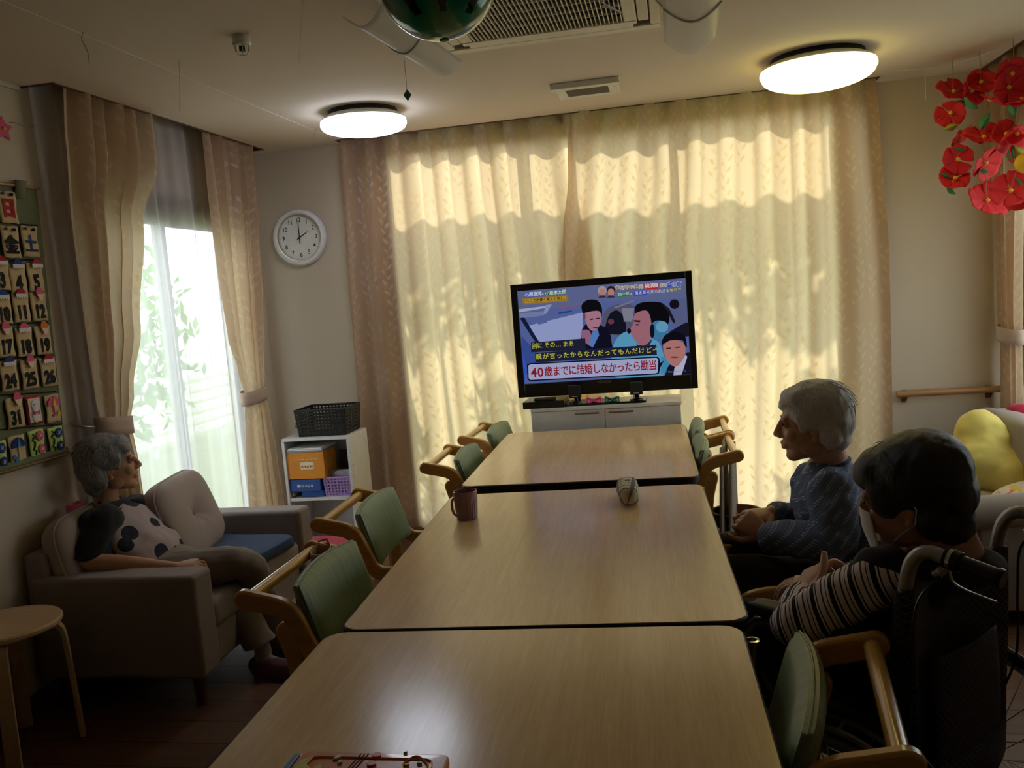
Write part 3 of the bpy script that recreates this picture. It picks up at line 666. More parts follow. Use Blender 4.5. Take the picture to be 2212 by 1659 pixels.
# small hanging bits on the ceiling
M['thread'] = plain('thread', (150, 138, 120), .8); M['paper_green'] = plain('dark green paper', (30, 74, 58), .6)
p = at(873, 128, z=H-.001); lf = thing('paper_ornament', 'small dark green paper ornament hanging on a thread above the left lamp', 'ornament', (p.x, p.y, 2.15))
q = at(880, 205, y=p.y); MB().tube([p, (q.x, p.y, q.z+.02)], .001, 6).build('thread', 'thread', lf)
MB().add([(q.x, q.y, q.z+.022), (q.x-.016, q.y-.003, q.z), (q.x, q.y, q.z-.024), (q.x+.016, q.y+.003, q.z), (q.x, q.y-.010, q.z), (q.x, q.y+.010, q.z)], [(0, 1, 4), (0, 4, 3), (0, 3, 5), (0, 5, 1), (2, 4, 1), (2, 3, 4), (2, 5, 3), (2, 1, 5)]).build('ornament', 'paper_green', lf)
def hook(label, pts_px, r=.0012, mat='thread'):
    base = at(*pts_px[0], z=H-.001); P = [base]+[at(a, b, y=base.y) for a, b in pts_px[1:]]
    m = MB(); m.tube(catmull(P, 4), r, 6); tag(m.build('thread', mat), label, 'thread', 'loose threads pinned to the ceiling')
hook('curly brown thread dangling from the ceiling left of the heat detector', [(181, 68), (176, 82), (184, 100), (190, 115), (193, 140)])
hook('long straight thread hanging over the left-hand lace curtain', [(388, 130), (386, 138), (388, 160), (388, 240)], .0009)
hook('short looped thread just under the cool white lamp', [(682, 279), (680, 288), (678, 300), (680, 312)], .001)
hook('pale short thread dangling from the line right of the warm lamp', [(1998, 148), (1999, 175), (2000, 218)], .0016, 'white_plastic')
# ---------------------------------------------------------------- sofa on the left
def cushion(mb, c, r, rot=None, e=.45, puff=.0, seed=0, m=0, nu=56, nv=28):
    c = Vector(c); R = rot.to_matrix() if rot else Matrix.Identity(3); pw = lambda t: math.copysign(abs(t)**e, t); rnd = random.Random(seed); p0 = rnd.uniform(0, 6)
    def fn(u, v):
        a, b = 2*pi*u, pi*(v-.5); x, y, z = pw(cos(b))*pw(cos(a)), pw(cos(b))*pw(sin(a)), pw(sin(b))
        k = 1+.02*sin(5*x+p0)*cos(4*y+z*3); zz = z*(1-puff*(x*x+y*y)*.5)
        return c+R @ Vector((r[0]*x*k, r[1]*y*k, r[2]*zz*k))
    mb.grid(fn, nu, nv, cu=True, m=m); return mb
sofa = thing('sofa', 'grey brown two seat sofa on which the grey haired woman sits', 'sofa', (-2.1, 3.26, 0))
SY0, SY1 = 2.75, 3.78
for y0, y1 in ((SY0, SY0+.13), (SY1-.12, SY1)):
    MB().bb(-2.40, -1.735, y0, y1, .125, .510).build('armrest', 'sofa', sofa, bevel=.018, seg=4)
MB().bb(-2.40, -1.76, SY0+.13, SY1-.12, .125, .255).build('seat_base', 'sofa', sofa, bevel=.01)
MB().bb(-2.425, -2.33, SY0+.01, SY1-.01, .125, .60).build('back_frame', 'sofa', sofa, bevel=.02, seg=3)
MB().bb(-2.30, -1.745, SY0+.135, SY1-.125, .258, .375).build('seat_cushion', 'sofa', sofa, bevel=.03, seg=4)
for x, y in ((-1.80, SY0+.07), (-1.80, SY1-.07), (-2.36, SY0+.07), (-2.36, SY1-.07)):
    MB().lathe([(0, 0), (.018, 0), (.024, .125), (0, .125)], 16, X=Matrix.Translation((x, y, 0))).build('foot', 'brown_trim', sofa)
# big tufted back cushions
def tufted(name, label, c, r, rot, seed, parent=None):
    t = thing(name, label, 'cushion', (c[0], c[1], c[2]-r[1]), 0, 'tufted back cushions of the left sofa'); R = rot.to_matrix(); mb = MB(); c = Vector(c); rnd = random.Random(seed)
    pw = lambda t_, e: math.copysign(abs(t_)**e, t_)
    def fn(u, v):
        a, b = 2*pi*u, pi*(v-.5); x, y, z = pw(cos(b), .5)*pw(cos(a), .45), pw(cos(b), .5)*pw(sin(a), .45), pw(sin(b), .6)
        q = sqrt(x*x+y*y); dent = .45*math.exp(-(q/.20)**2)+.05*math.exp(-(q/.6)**2)*abs(sin(3*math.atan2(y, x)))
        w = .035*sin(9*x+2*y)*math.exp(-((abs(y)-.9)/.2)**2)
        return c+R @ Vector((r[0]*x, r[1]*y*(1-.05*x*x), r[2]*(z*(1-dent)+w)))
    mb.grid(fn, 90, 44, cu=True); mb.build('cover', 'sofa_light', t, sharp=180)
    b = MB(); b.ell(c+R @ Vector((0, 0, r[2]*.58)), (.011, .011, .005), rot=rot); b.build('button', 'sofa', t)
    p = MB(); p.tube([c+R @ Vector((r[0]*pw(cos(a), .45)*1.003, r[1]*pw(sin(a), .45)*1.003*(1-.05*pw(cos(a), .45)**2), r[2]*.30)) for a in [2*pi*k/80 for k in range(80)]], .0035, 6, closed=True); p.build('piping', 'sofa_light', t)
lean = lambda rx, rz, tw=0: (Matrix.Rotation(rz, 3, 'Z') @ Matrix.Rotation(pi/2-rx, 3, 'X') @ Matrix.Rotation(tw, 3, 'Z')).to_euler()
tufted('back_cushion', 'plump taupe sofa cushion with a button, behind the blue seat pad', (-2.145, 3.40, .565), (.225, .185, .075), lean(.32, pi/2+.10, .05), 1)
tufted('back_cushion', 'plump taupe sofa cushion in the near corner behind the grey haired woman', (-2.30, 2.985, .545), (.20, .175, .07), lean(.22, pi/2, .04), 2)
# cushion behind her back: navy with a moss green side panel
bk = thing('support_cushion', 'navy cushion with a moss green side behind the grey haired woman', 'cushion', (-2.21, 3.03, .40))
R_ = lean(.28, pi/2+.05); cushion(MB(), (-2.215, 3.04, .56), (.165, .165, .05), R_, .35, .3, 3).build('cover', 'navy_dark', bk, sharp=180)
cushion(MB(), (-2.20, 2.895, .505), (.026, .115, .042), R_, .7, 0, 4).build('side_panel', 'green_cloth', bk, sharp=180)
sp = thing('seat_pad', 'flat dark blue seat pad lying on the left sofa', 'cushion', (-2.02, 3.43, .376)); mb = MB()
cushion(mb, (-1.975, 3.44, .402), (.24, .165, .025), Euler((0, 0, -.10)), .22, .1, 6); mb.build('cover', 'navy', sp, sharp=180)
cushion(MB(), (-1.975, 3.44, .386), (.243, .168, .009), Euler((0, 0, -.10)), .22, 0, 7).build('underside', 'navy_dark', sp, sharp=180)
tp = thing('tape_roll', 'pink roll standing on top of the sofa back by the wall', 'roll', (-2.378, 3.025, .60)); p = at(163, 1092, x=-2.378)
MB().lathe([(.012, .60), (.034, .60), (.034, .725), (.012, .725)], 28, X=Matrix.Translation((-2.378, p.y, 0)), caps=False).build('roll', plain('pink foam', (244, 120, 150), .6), tp, solid=.004)
MB().tube([(-2.378, p.y+.01, .722), (-2.372, p.y+.0, .733), (-2.366, p.y+.02, .728)], .006, 8).build('loose_end', plain('pink foam end', (244, 130, 158), .6), tp)

# ---------------------------------------------------------------- stool
st = thing('stool', 'round birch stool at the lower left, in front of the sofa arm', 'stool', (-2.275, 2.48, 0)); cx, cy = -2.275, 2.475
MB().lathe([(0, .430), (.172, .430), (.177, .436), (.177, .446), (.172, .452), (0, .452)], 56, X=Matrix.Translation((cx, cy, 0))).build('seat', 'stool_wood', st)
for k, a in enumerate((-.98, .62, 2.2, 3.75)):
    X = Matrix.Translation((cx, cy, 0)) @ Matrix.Rotation(a, 4, 'Z'); m = MB()
    m.strip([(.06, .422), (.13, .421), (.160, .405), (.172, .36), (.180, .20), (.188, .009)], .017, .046, X=X); m.build('leg', 'stool_wood', st, bevel=.003)
# grey-white bag just inside the left edge under the stool
bg_ = thing('bag', 'pale bulging bag beside the stool at the left edge', 'bag', (-2.32, 2.25, 0)); cushion(MB(), (-2.30, 2.16, .20), (.13, .10, .19), None, .7, .2, 5).build('body', plain('pale bag cloth', (176, 178, 160), .7), bg_, sharp=180)
MB().tube(catmull([(-2.34, 2.10, .36), (-2.34, 2.10, .44), (-2.28, 2.12, .45), (-2.26, 2.12, .36)]), .006, 8).build('strap', 'navy_dark', bg_)

# ---------------------------------------------------------------- wall calendar with felt cards
M['felt_green'] = fabric('olive quilted cloth', (112, 116, 84), 200); M['felt_card'] = fabric('beige felt', (206, 180, 134), 300, .1); M['felt_black'] = plain('black felt', (22, 22, 24), .9)
def felt(n, rgb): M[n] = plain(n, rgb, .9, nscale=200)
for n, c in (('felt_red', (176, 30, 48)), ('felt_blue', (34, 62, 140)), ('felt_white', (226, 222, 224)), ('felt_pink', (224, 96, 132)), ('felt_orange', (226, 120, 48)), ('felt_navy', (30, 50, 110)), ('felt_lime', (196, 214, 116)), ('felt_green2', (30, 92, 58)), ('felt_yellow', (232, 214, 50)), ('felt_sky', (84, 130, 180)), ('felt_grey', (150, 152, 160)), ('felt_cream', (236, 210, 186))): felt(n, c)
WX = XL+.001
cal = thing('wall_calendar', 'olive quilted wall calendar with pockets hanging on the left wall', 'calendar', (WX, 2.9, .93))
edge = [(404, 83), (1000, 150)]
def wp(px, py, d=.0): p = at(px, py, x=WX+d); return p
b = MB(); q = [wp(76, 410), wp(140, 985), wp(-90, 1052), wp(-110, 372)]
b.add([p for p in q]+[p+Vector((.008, 0, 0)) for p in q], [(0, 1, 2, 3), (7, 6, 5, 4), (0, 4, 5, 1), (1, 5, 6, 2), (2, 6, 7, 3), (3, 7, 4, 0)]); b.build('backing', 'felt_green', cal, bevel=.002)
m = MB(); m.tube([wp(-110, 383, .012), wp(84, 407, .012)], .007, 12); m.build('rod', 'rail_wood', cal)
m = MB(); m.tube([wp(-110, 1050, .016), wp(152, 978, .016)], .0075, 12); m.build('rod', 'rail_wood', cal)
m = MB(); m.tube([wp(-95, 1040, .014), wp(143, 972, .014)], .014, 12); m.build('hem_roll', 'felt_green', cal)
m = MB(); a, b_ = wp(29, 396, .010), wp(52, 399, .010); m.add([a+Vector((.012, 0, .012)), b_+Vector((.012, 0, .012)), wp(54, 430, .012), wp(31, 428, .012), a+Vector((0, 0, .012)), b_+Vector((0, 0, .012))], [(3, 2, 1, 0), (0, 1, 5, 4)]); m.build('loop', 'felt_green', cal, solid=.003)
rows = [(14, 487, 500), (0, 560, 552), (0, 626, 620), (0, 697, 690), (0, 768, 762), (0, 842, 836), (0, 918, 912)]
for (a0, a1) in (((-60, 476), (80, 487)), ((-60, 566), (86, 560)), ((-60, 636), (96, 628)), ((-60, 706), (102, 696)), ((-60, 780), (110, 768)), ((-60, 858), (120, 846)), ((-60, 934), (134, 916))):
    m = MB(); m.tube([wp(*a0, .010), wp(*a1, .010)], .0028, 6); m.build('pocket_seam', 'felt_black', cal)
def card(px, py, w, h, label, draw, base='felt_card', rot=0):
    c = wp(px, py, .012); e1 = wp(px+10, py+.9, .012)-c; ex = Vector((0, 1, 0)); X = XF(c+Vector((.003, 0, 0)), ex, (0, 0, 1)) @ Matrix.Rotation(rot, 4, 'Z')
    t = thing('calendar_card', label, 'felt card', (c.x, c.y, c.z-h/2), 0, 'felt cards in the wall calendar'); mb = MB()
    mb.grid(lambda u, v: ((u-.5)*w+.002*sin(v*9+px), (v-.5)*h+.0015*sin(u*8+py), .0025+.002*sin(u*3+v*4)), 7, 9, X=X); mb.build('felt', base, t, solid=.003)
    for nm, mt, fn in draw:
        q = MB(); fn(q, X @ Matrix.Translation((0, 0, .0075))); q.build(nm, mt, t)
def num(s, size=.075, y=-.016): return ('number', 'felt_black', lambda q, X: q.text(s, size, X @ Matrix.Translation((0, y, 0)), bold=.0035, sx=.82))
def patch(pts, z=.001): return lambda q, X: q.prism(pts, 0, .003, X=X @ Matrix.Translation((0, 0, z)))
def ice(top, y=.045, x=.0):
    dome = [(x+.026*cos(a), y+.026*sin(a)) for a in [pi*k/10 for k in range(11)]]
    cup = [(x-.029+.0058*k, y-.004-(.008 if k % 2 else .001)) for k in range(11)]+[(x+.029, y+.006), (x-.029, y+.006)]
    return [('syrup', top, patch(dome)), ('ice', 'felt_white', patch(cup, .003))]
def petal(top, x=.005, y=.045):
    return [('fan', top, patch([(x+.020*cos(a), y+.004+.026*sin(a)) for a in [-.3+pi*1.15*k/12 for k in range(13)]])), ('handle', 'felt_cream', patch([(x-.018, y+.002), (x+.018, y+.002), (x+.008, y-.022), (x-.006, y-.020)], .003))]
def ring(pts, r=.003): return lambda q, X: q.tube([X @ Vector((a, b, .001)) for a, b in pts], r, 6)
def buttons(y=.050): return [('button', 'felt_grey', lambda q, X: q.ell(X @ Vector((-.020, y, .002)), .0065)), ('button', 'felt_navy', lambda q, X: q.ell(X @ Vector((.020, y-.002, .002)), .0065))]
WORDS = {'3': 'three', '4': 'four', '5': 'five', '10': 'ten', '11': 'eleven', '12': 'twelve', '17': 'seventeen', '18': 'eighteen', '19': 'nineteen', '24': 'twenty four', '25': 'twenty five', '26': 'twenty six', '31': 'thirty one'}
card(14, 448, .090, .118, 'felt day card with a red Sunday character at the top of the calendar', [('character', 'felt_red', lambda q, X: q.text('日', .075, X @ Matrix.Translation((0, -.008, 0)), bold=.004))]+buttons())
card(20, 523, .088, .118, 'felt day card with the black Friday character', [('character', 'felt_black', lambda q, X: q.text('金', .072, X @ Matrix.Translation((0, -.016, 0)), bold=.003))]+buttons(.048))
card(62, 522, .086, .118, 'felt day card with the blue Saturday character', [('character', 'felt_navy', lambda q, X: q.text('土', .07, X @ Matrix.Translation((0, -.014, 0)), bold=.002))]+buttons(.048))
for px, py, n, lab, d in ((-1, 594, '3', 'under a red shaved ice', ice('felt_red')), (36, 601, '4', 'under a blue shaved ice', ice('felt_blue')), (74, 599, '5', 'under a red shaved ice', ice('felt_red', .045, .008)),
        (3, 668, '10', 'under a blue shaved ice', ice('felt_blue')), (43, 664, '11', 'under a wide red shaved ice', ice('felt_red', .045)), (81, 662, '12', 'under a pink and cream fan', petal('felt_pink')),
        (8, 738, '17', 'under a pink fan', petal('felt_pink')), (50, 738, '18', 'under a pink shaved ice', ice('felt_pink')), (91, 735, '19', 'under an orange fan', petal('felt_orange')),
        (17, 812, '24', 'under a blue shaved ice', ice('felt_blue')), (61, 808, '25', 'under a pink fan', petal('felt_pink')), (102, 804, '26', 'under a red shaved ice', ice('felt_red')),
        (30, 891, '31', 'under a pink fan', petal('felt_pink', .012))):
    card(px, py, .084, .110, 'felt card with the number %s %s' % (WORDS[n], lab), [num(n, .070 if len(n) > 1 else .078, -.022)]+d)
card(70, 886, .078, .108, 'red bordered felt card with a small smiling white figure', [('ground', 'felt_cream', patch([(-.031, -.046), (.031, -.046), (.031, .046), (-.031, .046)], -.002)), ('figure', 'felt_white', lambda q, X: (q.ell(X @ Vector((0, .018, .003)), (.004, .020, .022)), q.ell(X @ Vector((0, -.022, .003)), (.004, .021, .026)))),
    ('bow', 'felt_pink', lambda q, X: q.prism([(-.015, -.002), (0, -.008), (.015, -.002), (.015, -.018), (0, -.012), (-.015, -.018)], 0, .003, X=X @ Matrix.Translation((0, 0, .006)))), ('eyes', 'felt_black', lambda q, X: [q.tube([X @ Vector((sx*.008-.004, .020, .007)), X @ Vector((sx*.008, .024, .007)), X @ Vector((sx*.008+.004, .020, .007))], .0008, 5) for sx in (-1, 1)])], base='felt_red')
def umb(c1, c2, x=0, y=.010, r=.034):
    seg = lambda a0, a1: [(x, y)]+[(x+r*cos(a), y+r*1.1*sin(a)) for a in [lerp(a0, a1, k/6) for k in range(7)]]
    return [('canopy', c1, patch(seg(0, pi))), ('panel', c2, patch([(x-.009, y), (x+.009, y), (x, y+r*1.12)], .0035)), ('handle', c1 if c1 == 'felt_pink' else 'felt_white', ring([(x, y), (x, y-.034), (x-.006, y-.041), (x-.013, y-.036)], .0028))]
card(111, 882, .078, .108, 'felt card with a pink and yellow umbrella', umb('felt_pink', 'felt_yellow')+[('charm', 'felt_yellow', patch([(.014, -.030), (.032, -.028), (.026, -.010), (.020, -.014)]))])
card(35, 972, .080, .108, 'felt card with a blue umbrella and blue boots', umb('felt_navy', 'felt_sky')+[('boots', 'felt_sky', patch([(-.032, -.018), (-.022, -.014), (-.018, -.026), (-.008, -.026), (-.006, -.040), (-.022, -.046), (-.026, -.030), (-.036, -.030)]))])
def vine(c): return [('vine', 'felt_green2', ring([(-.022, .040), (-.014, .030), (-.026, .016), (-.014, .006), (-.018, -.010), (-.026, -.020), (-.012, -.026), (-.018, -.042)], .003)), ('flower', c, lambda q, X: (q.prism([(.014+.017*cos(a), .028+.019*sin(a)) for a in [2*pi*k/20 for k in range(20)]], 0, .003, X=X), q.prism([(.016+.017*cos(a), -.024+.019*sin(a)) for a in [2*pi*k/20 for k in range(20)]], 0, .003, X=X))),
    ('star', 'felt_white', lambda q, X: [q.prism([(cx_+.011*(1 if k % 2 == 0 else .22)*cos(pi*k/4+.6), cy_+.012*(1 if k % 2 == 0 else .22)*sin(pi*k/4+.6)) for k in range(8)], 0, .0015, X=X @ Matrix.Translation((0, 0, .003))) for cx_, cy_ in ((.014, .028), (.016, -.024))])]
card(77, 958, .080, .106, 'lime felt card with pink morning glories', vine('felt_pink'), base='felt_lime')
card(118, 951, .080, .106, 'lime felt card with blue morning glories at the lower corner', vine('felt_blue'), base='felt_lime')
card(-6, 986, .080, .106, 'lime felt card with a blue flower cut by the left edge of the photo', vine('felt_blue'), base='felt_lime')
pf = thing('paper_flower', 'pink paper blossom stuck to the left wall above the calendar', 'paper flower', tuple(wp(8, 295))); c = wp(6, 278, .004); X = XF(c, (0, 1, 0), (0, 0, 1))
MB().prism([((.048 if k % 2 == 0 else .026)*cos(pi*k/5+pi/2), (.048 if k % 2 == 0 else .026)*sin(pi*k/5+pi/2)) for k in range(10)], 0, .003, X=X).build('petals', 'felt_pink', pf)
MB().ell(X @ Vector((0, 0, .004)), .008).build('centre', 'felt_yellow', pf); MB().tube([wp(20, 264, .006), wp(35, 265, .008), wp(50, 272, .004)], .0012, 5).build('thread', 'thread', pf)
m = MB(); m.tube([wp(64, 274, .002), wp(66, 275, .02), wp(73, 272, .022), wp(74, 268, .018)], .0016, 6); tag(m.build('wall_hook', 'steel'), 'tiny bare wire hook in the left wall beside the drape', 'hook')

# ---------------------------------------------------------------- clock
ck = thing('wall_clock', 'round white wall clock showing two o clock', 'clock', (-2.184, YB-.03, 1.68)); cc = at(645, 513, y=YB-.03); X = XF((cc.x, YB-.0005, cc.z), (1, 0, 0), (0, 0, 1))
MB().lathe([(0, 0), (.160, 0), (.168, .008), (.168, .022), (.160, .034), (.146, .038), (.138, .030), (.136, .012), (0, .012)], 72, X=X).build('case', plain('white clock case', (232, 232, 240), .3), ck)
MB().lathe([(.137, .016), (.141, .031), (.134, .031), (.1335, .0135)], 72, X=X, caps=False).build('inner_ring', plain('pale gold ring', (196, 190, 160), .3, .6), ck)
MB().lathe([(0, .0125), (.134, .0125), (.134, .0135), (0, .0135)], 64, X=X).build('dial', plain('dial', (236, 236, 232), .5), ck)
fn_ = MB()
for k in range(12):
    a = pi/2-pi/6*(k+1); fn_.text(str(k+1), .036, X @ Matrix.Translation((.103*cos(a), .103*sin(a), .0138)), bold=.0006, sx=.9)
for k in range(60):
    a = 2*pi*k/60; r = .0016 if k % 5 == 0 else .0006; fn_.prism([(.124*cos(a)+r*cos(b), .124*sin(a)+r*sin(b)) for b in [pi*j/4 for j in range(8)]], .0136, .0140, X=X)
fn_.build('numerals', 'ink', ck)
def hand_(name, a, l, w, z, tail=.02):
    d = Vector((cos(a), sin(a))); n_ = Vector((-d.y, d.x)); P = [-d*tail+n_*w*.6, -d*tail-n_*w*.6, -n_*w, d*l*.7-n_*w*.7, d*l, d*l*.7+n_*w*.7, n_*w]
    MB().prism([tuple(p) for p in P], z, z+.001, X=X).build(name, 'ink', ck)
hand_('hour_hand', radians(30), .070, .0035, .0150); hand_('minute_hand', radians(90), .108, .0028, .0170, .038)
MB().lathe([(0, .014), (.005, .014), (.005, .020), (0, .020)], 16, X=X).build('hub', 'ink', ck)
# ---------------------------------------------------------------- white shelf in the corner
sx0, sx1, sy0, sy1 = -2.165, -1.772, 4.435, 4.72
sh = thing('shelf_unit', 'small white open shelf in the corner left of the curtains', 'shelf', ((sx0+sx1)/2, (sy0+sy1)/2, 0)); w = .016
for x in (sx0, sx1-w): MB().bb(x, x+w, sy0, sy1, 0, .704).build('side_panel', 'white_paint', sh, bevel=.001)
MB().bb(sx0, sx1, sy0, sy1, .704, .72).build('top_panel', 'white_paint', sh, bevel=.001)
for z in (.368, .03): MB().bb(sx0+w, sx1-w, sy0+.004, sy1-.004, z, z+.016).build('shelf', 'white_paint', sh, bevel=.001)
MB().bb(sx0+w, sx1-w, sy1-.004, sy1, .03, .704).build('back_panel', 'white_paint', sh)
p = MB()
for k in range(9): p.lathe([(0, 0), (.0025, 0), (.0025, .0008), (0, .0008)], 8, X=XF((sx1-.0001, sy0+.03, .10+.065*k), (0, 1, 0), (0, 0, 1)))
p.build('peg_holes', 'hole', sh)
def basket(name, label, x0, x1, y0, y1, z0, z1, mt, holes, flare=.012, wall=.003, hole_shape=4, group=None):
    t = thing(name, label, 'basket', ((x0+x1)/2, (y0+y1)/2, z0)); 
    def panel(nm, a0, a1, b0, b1, out):
        """a: lower corners, b: upper corners -> lattice with nx x nz holes"""
        a0, a1, b0, b1 = map(Vector, (a0, a1, b0, b1)); L = (a1-a0).length; nx = max(2, round(L/holes)); nz = max(2, round((b0-a0).length/holes)); m = MB()
        P = lambda u, v: a0.lerp(a1, u).lerp(b0.lerp(b1, u), v)
        n_ = (a1-a0).cross(b0-a0).normalized()*wall
        def bar(u0, u1, v0, v1):
            q = [P(u0, v0), P(u1, v0), P(u1, v1), P(u0, v1)]; m.add(q+[c+n_ for c in q], [(0, 3, 2, 1), (4, 5, 6, 7), (0, 1, 5, 4), (1, 2, 6, 5), (2, 3, 7, 6), (3, 0, 4, 7)])
        fx, fz = .42/nx*.5, .42/nz*.5
        for i in range(nx+1): c = i/nx; k = 2.2 if i in (0, nx) else 1; bar(max(0, c-fx*k), min(1, c+fx*k), 0, 1)
        for j in range(nz+1): c = j/nz; k = 2.2 if j in (0, nz) else 1; bar(0, 1, max(0, c-fz*k), min(1, c+fz*k))
        m.build(nm, mt, t)
    f = flare; B = [(x0+f, y0+f), (x1-f, y0+f), (x1-f, y1-f), (x0+f, y1-f)]; U = [(x0, y0), (x1, y0), (x1, y1), (x0, y1)]
    for i, nm in enumerate(('front_side', 'right_side', 'rear_side', 'left_side')):
        j = (i+1) % 4; panel(nm, (*B[i], z0), (*B[j], z0), (*U[i], z1), (*U[j], z1), 1)
    MB().bb(x0+f, x1-f, y0+f, y1-f, z0, z0+.004).build('bottom', mt, t)
    r = MB()
    for i in range(4): r.tube([(*U[i], z1), (*U[(i+1) % 4], z1)], .005, 8)
    r.build('rim', mt, t); return t
basket('storage_basket', 'black plastic lattice basket on top of the white shelf', -2.085, -1.79, 4.465, 4.70, .721, .868, 'black_matte', .0195)
basket('storage_basket', 'lilac plastic basket holding a disc case in the white shelf', -1.950, -1.795, 4.455, 4.64, .385, .490, plain('lilac plastic', (176, 140, 206), .45), .0175, .006)
def carton(name, label, c, d, rz, mt, parts=()):
    t = thing(name, label, 'box', (c[0], c[1], c[2]-d[2]/2)); m = MB(); m.box(c, d, rot=Euler((0, 0, rz))); m.build('body', mt, t, bevel=.002)
    X = Matrix.Translation(c) @ Matrix.Rotation(rz, 4, 'Z') @ XF((0, -d[1]/2-.0006, 0), (1, 0, 0), (0, 0, 1))
    for nm, mm, fn in parts: q = MB(); fn(q, X); q.build(nm, mm, t)
M['orange_card'] = plain('orange card', (222, 140, 32), .6); M['blue_card'] = plain('blue card', (24, 74, 150), .55); M['paper'] = plain('paper', (222, 220, 218), .8); M['cream_card'] = plain('cream label', (232, 220, 180), .6)
carton('carton', 'blue flattened carton at the bottom of the white shelf', (-2.02, 4.545, .402), (.13, .17, .034), 0, 'blue_card')
carton('carton', 'blue carton with pale lettering under the orange one', (-2.062, 4.53, .453), (.200, .17, .066), -.03, 'blue_card', [('lettering', 'paper', lambda q, X: q.text('カラオケ1番', .018, X @ Matrix.Translation((.01, 0, 0)) @ Matrix.Rotation(pi, 4, 'Z'), bold=.0004))])
carton('carton', 'orange carton with an upside down cream label in the white shelf', (-2.040, 4.53, .565), (.218, .17, .150), 0, 'orange_card', [('label_patch', 'cream_card', lambda q, X: q.prism([(-.030, -.022), (.048, -.020), (.047, .020), (-.031, .018)], 0, .0008, X=X)),
    ('lettering', 'felt_red', lambda q, X: q.text('OB STAGE', .0155, X @ Matrix.Translation((.009, -.004, .001)) @ Matrix.Rotation(pi, 4, 'Z'), bold=.0006)), ('small_print', 'cream_card', lambda q, X: [q.prism([(-.075+.010*k, .034), (-.069+.010*k, .034), (-.069+.010*k, .037), (-.075+.010*k, .037)], 0, .0006, X=X) for k in range(15) if k != 7])])
rs = random.Random(9)
for k, (lab, dz) in enumerate((('grey paper folder lying on the orange carton, lowest of its pile', 0), ('pale magazine on the orange carton, middle of its pile', 1), ('white papers on the orange carton, topmost of its pile', 2))):
    m = MB(); m.box((-2.038+.003*k, 4.535, .6445+.0075*dz), (.212-.006*k, .19, .0065), rot=Euler((0, 0, -.02*k))); tag(m.build('magazine', 'paper' if k else 'felt_grey', bevel=.001), lab, 'papers', 'papers piled on the orange carton')
for k, lab in enumerate(('thin white file standing against the left side inside the white shelf', 'pale booklet standing beside the white file inside the white shelf')):
    m = MB(); m.box((-2.138-.003*k+.018*k*0+(.0 if k == 0 else -.006), 4.56+.01*k, .51-.02*k), (.005, .20, .24-.03*k), rot=Euler((0, 0, 0))); tag(m.build('booklet', 'paper', bevel=.001), lab, 'papers')
cd = thing('disc_case', 'clear disc case standing in the lilac basket', 'case', (-1.875, 4.50, .40)); m = MB(); m.box((-1.872, 4.50, .462), (.128, .006, .125), rot=Euler((-.1, 0, 0))); m.build('case', 'film', cd)
X = XF((-1.872, 4.494, .462), (1, 0, 0), (0, .1, 1)); MB().lathe([(.008, 0), (.056, 0), (.056, .001), (.008, .001)], 40, X=X, caps=False).build('disc', plain('disc', (200, 196, 210), .2, .6), cd)
m = MB(); m.box((-1.86, 4.66, .56), (.13, .004, .10), rot=Euler((.1, 0, 0))); tag(m.build('picture_card', plain('mottled dark card', (88, 72, 70), .6, var=.8, nscale=120)), 'dark mottled card leaning at the back of the white shelf behind the disc case', 'card')
# low beige box with a red cushion, seen under the shelf past the chair
bx = thing('storage_box', 'low beige box on the floor in front of the white shelf', 'box', (-1.98, 4.30, 0)); MB().bb(-2.19, -1.60, 4.10, 4.42, 0, .125).build('body', 'beige_cloth', bx, bevel=.004); MB().bb(-2.195, -1.595, 4.095, 4.425, .125, .133).build('lid', plain('beige lid', (196, 176, 140), .6), bx, bevel=.002)
rc = MB(); cushion(rc, (-1.93, 4.28, .162), (.17, .12, .028), None, .5, .2, 9); tag(rc.build('red_cushion', 'crimson', sharp=180), 'flat crimson cushion on the low beige box under the shelf', 'cushion')

# ---------------------------------------------------------------- television cabinet and television
cy0 = 4.50; a = at(1146, 884, y=cy0); b = at(1470, 868, y=cy0); cx0, cx1, cz = a.x, b.x, (a.z+b.z)/2
cb = thing('tv_cabinet', 'low white cabinet with two doors carrying the television', 'cabinet', ((cx0+cx1)/2, 4.64, 0))
MB().bb(cx0, cx1, cy0+.018, 4.80, .04, cz-.018).build('carcass', 'white_paint', cb, bevel=.001); MB().bb(cx0, cx1+.004, cy0-.002, 4.805, cz-.016, cz).build('top_panel', 'white_paint', cb, bevel=.001); MB().bb(cx0+.02, cx1-.02, cy0+.04, 4.78, 0, .04).build('plinth', 'black_matte', cb)
xm = at(1306, 880, y=cy0).x
for x0, x1, hx in ((cx0+.001, xm-.0015, (at(1243, 890, y=cy0-.02).x, at(1292, 890, y=cy0-.02).x)), (xm+.0015, cx1-.001, (at(1316, 888, y=cy0-.02).x, at(1366, 888, y=cy0-.02).x))):
    d = MB(); d.bb(x0, x1, cy0, cy0+.016, .045, cz-.018); do = d.build('door', 'white_paint', cb, bevel=.0012)
    zz = at(1268, 893, y=cy0-.02).z; h = MB(); h.tube([(hx[0]-.004, cy0-.022, zz), (hx[1]+.004, cy0-.022, zz)], .005, 10); h.tube([(hx[0]+.004, cy0-.0005, zz), (hx[0]+.004, cy0-.022, zz)], .004, 8); h.tube([(hx[1]-.004, cy0-.0005, zz), (hx[1]-.004, cy0-.022, zz)], .004, 8); h.build('handle', 'brushed', do)
TY = 4.60
tl, tr, bl_, br_ = at(1100, 615, y=TY), at(1494, 585, y=TY), at(1122, 860, y=TY), at(1508, 838, y=TY)
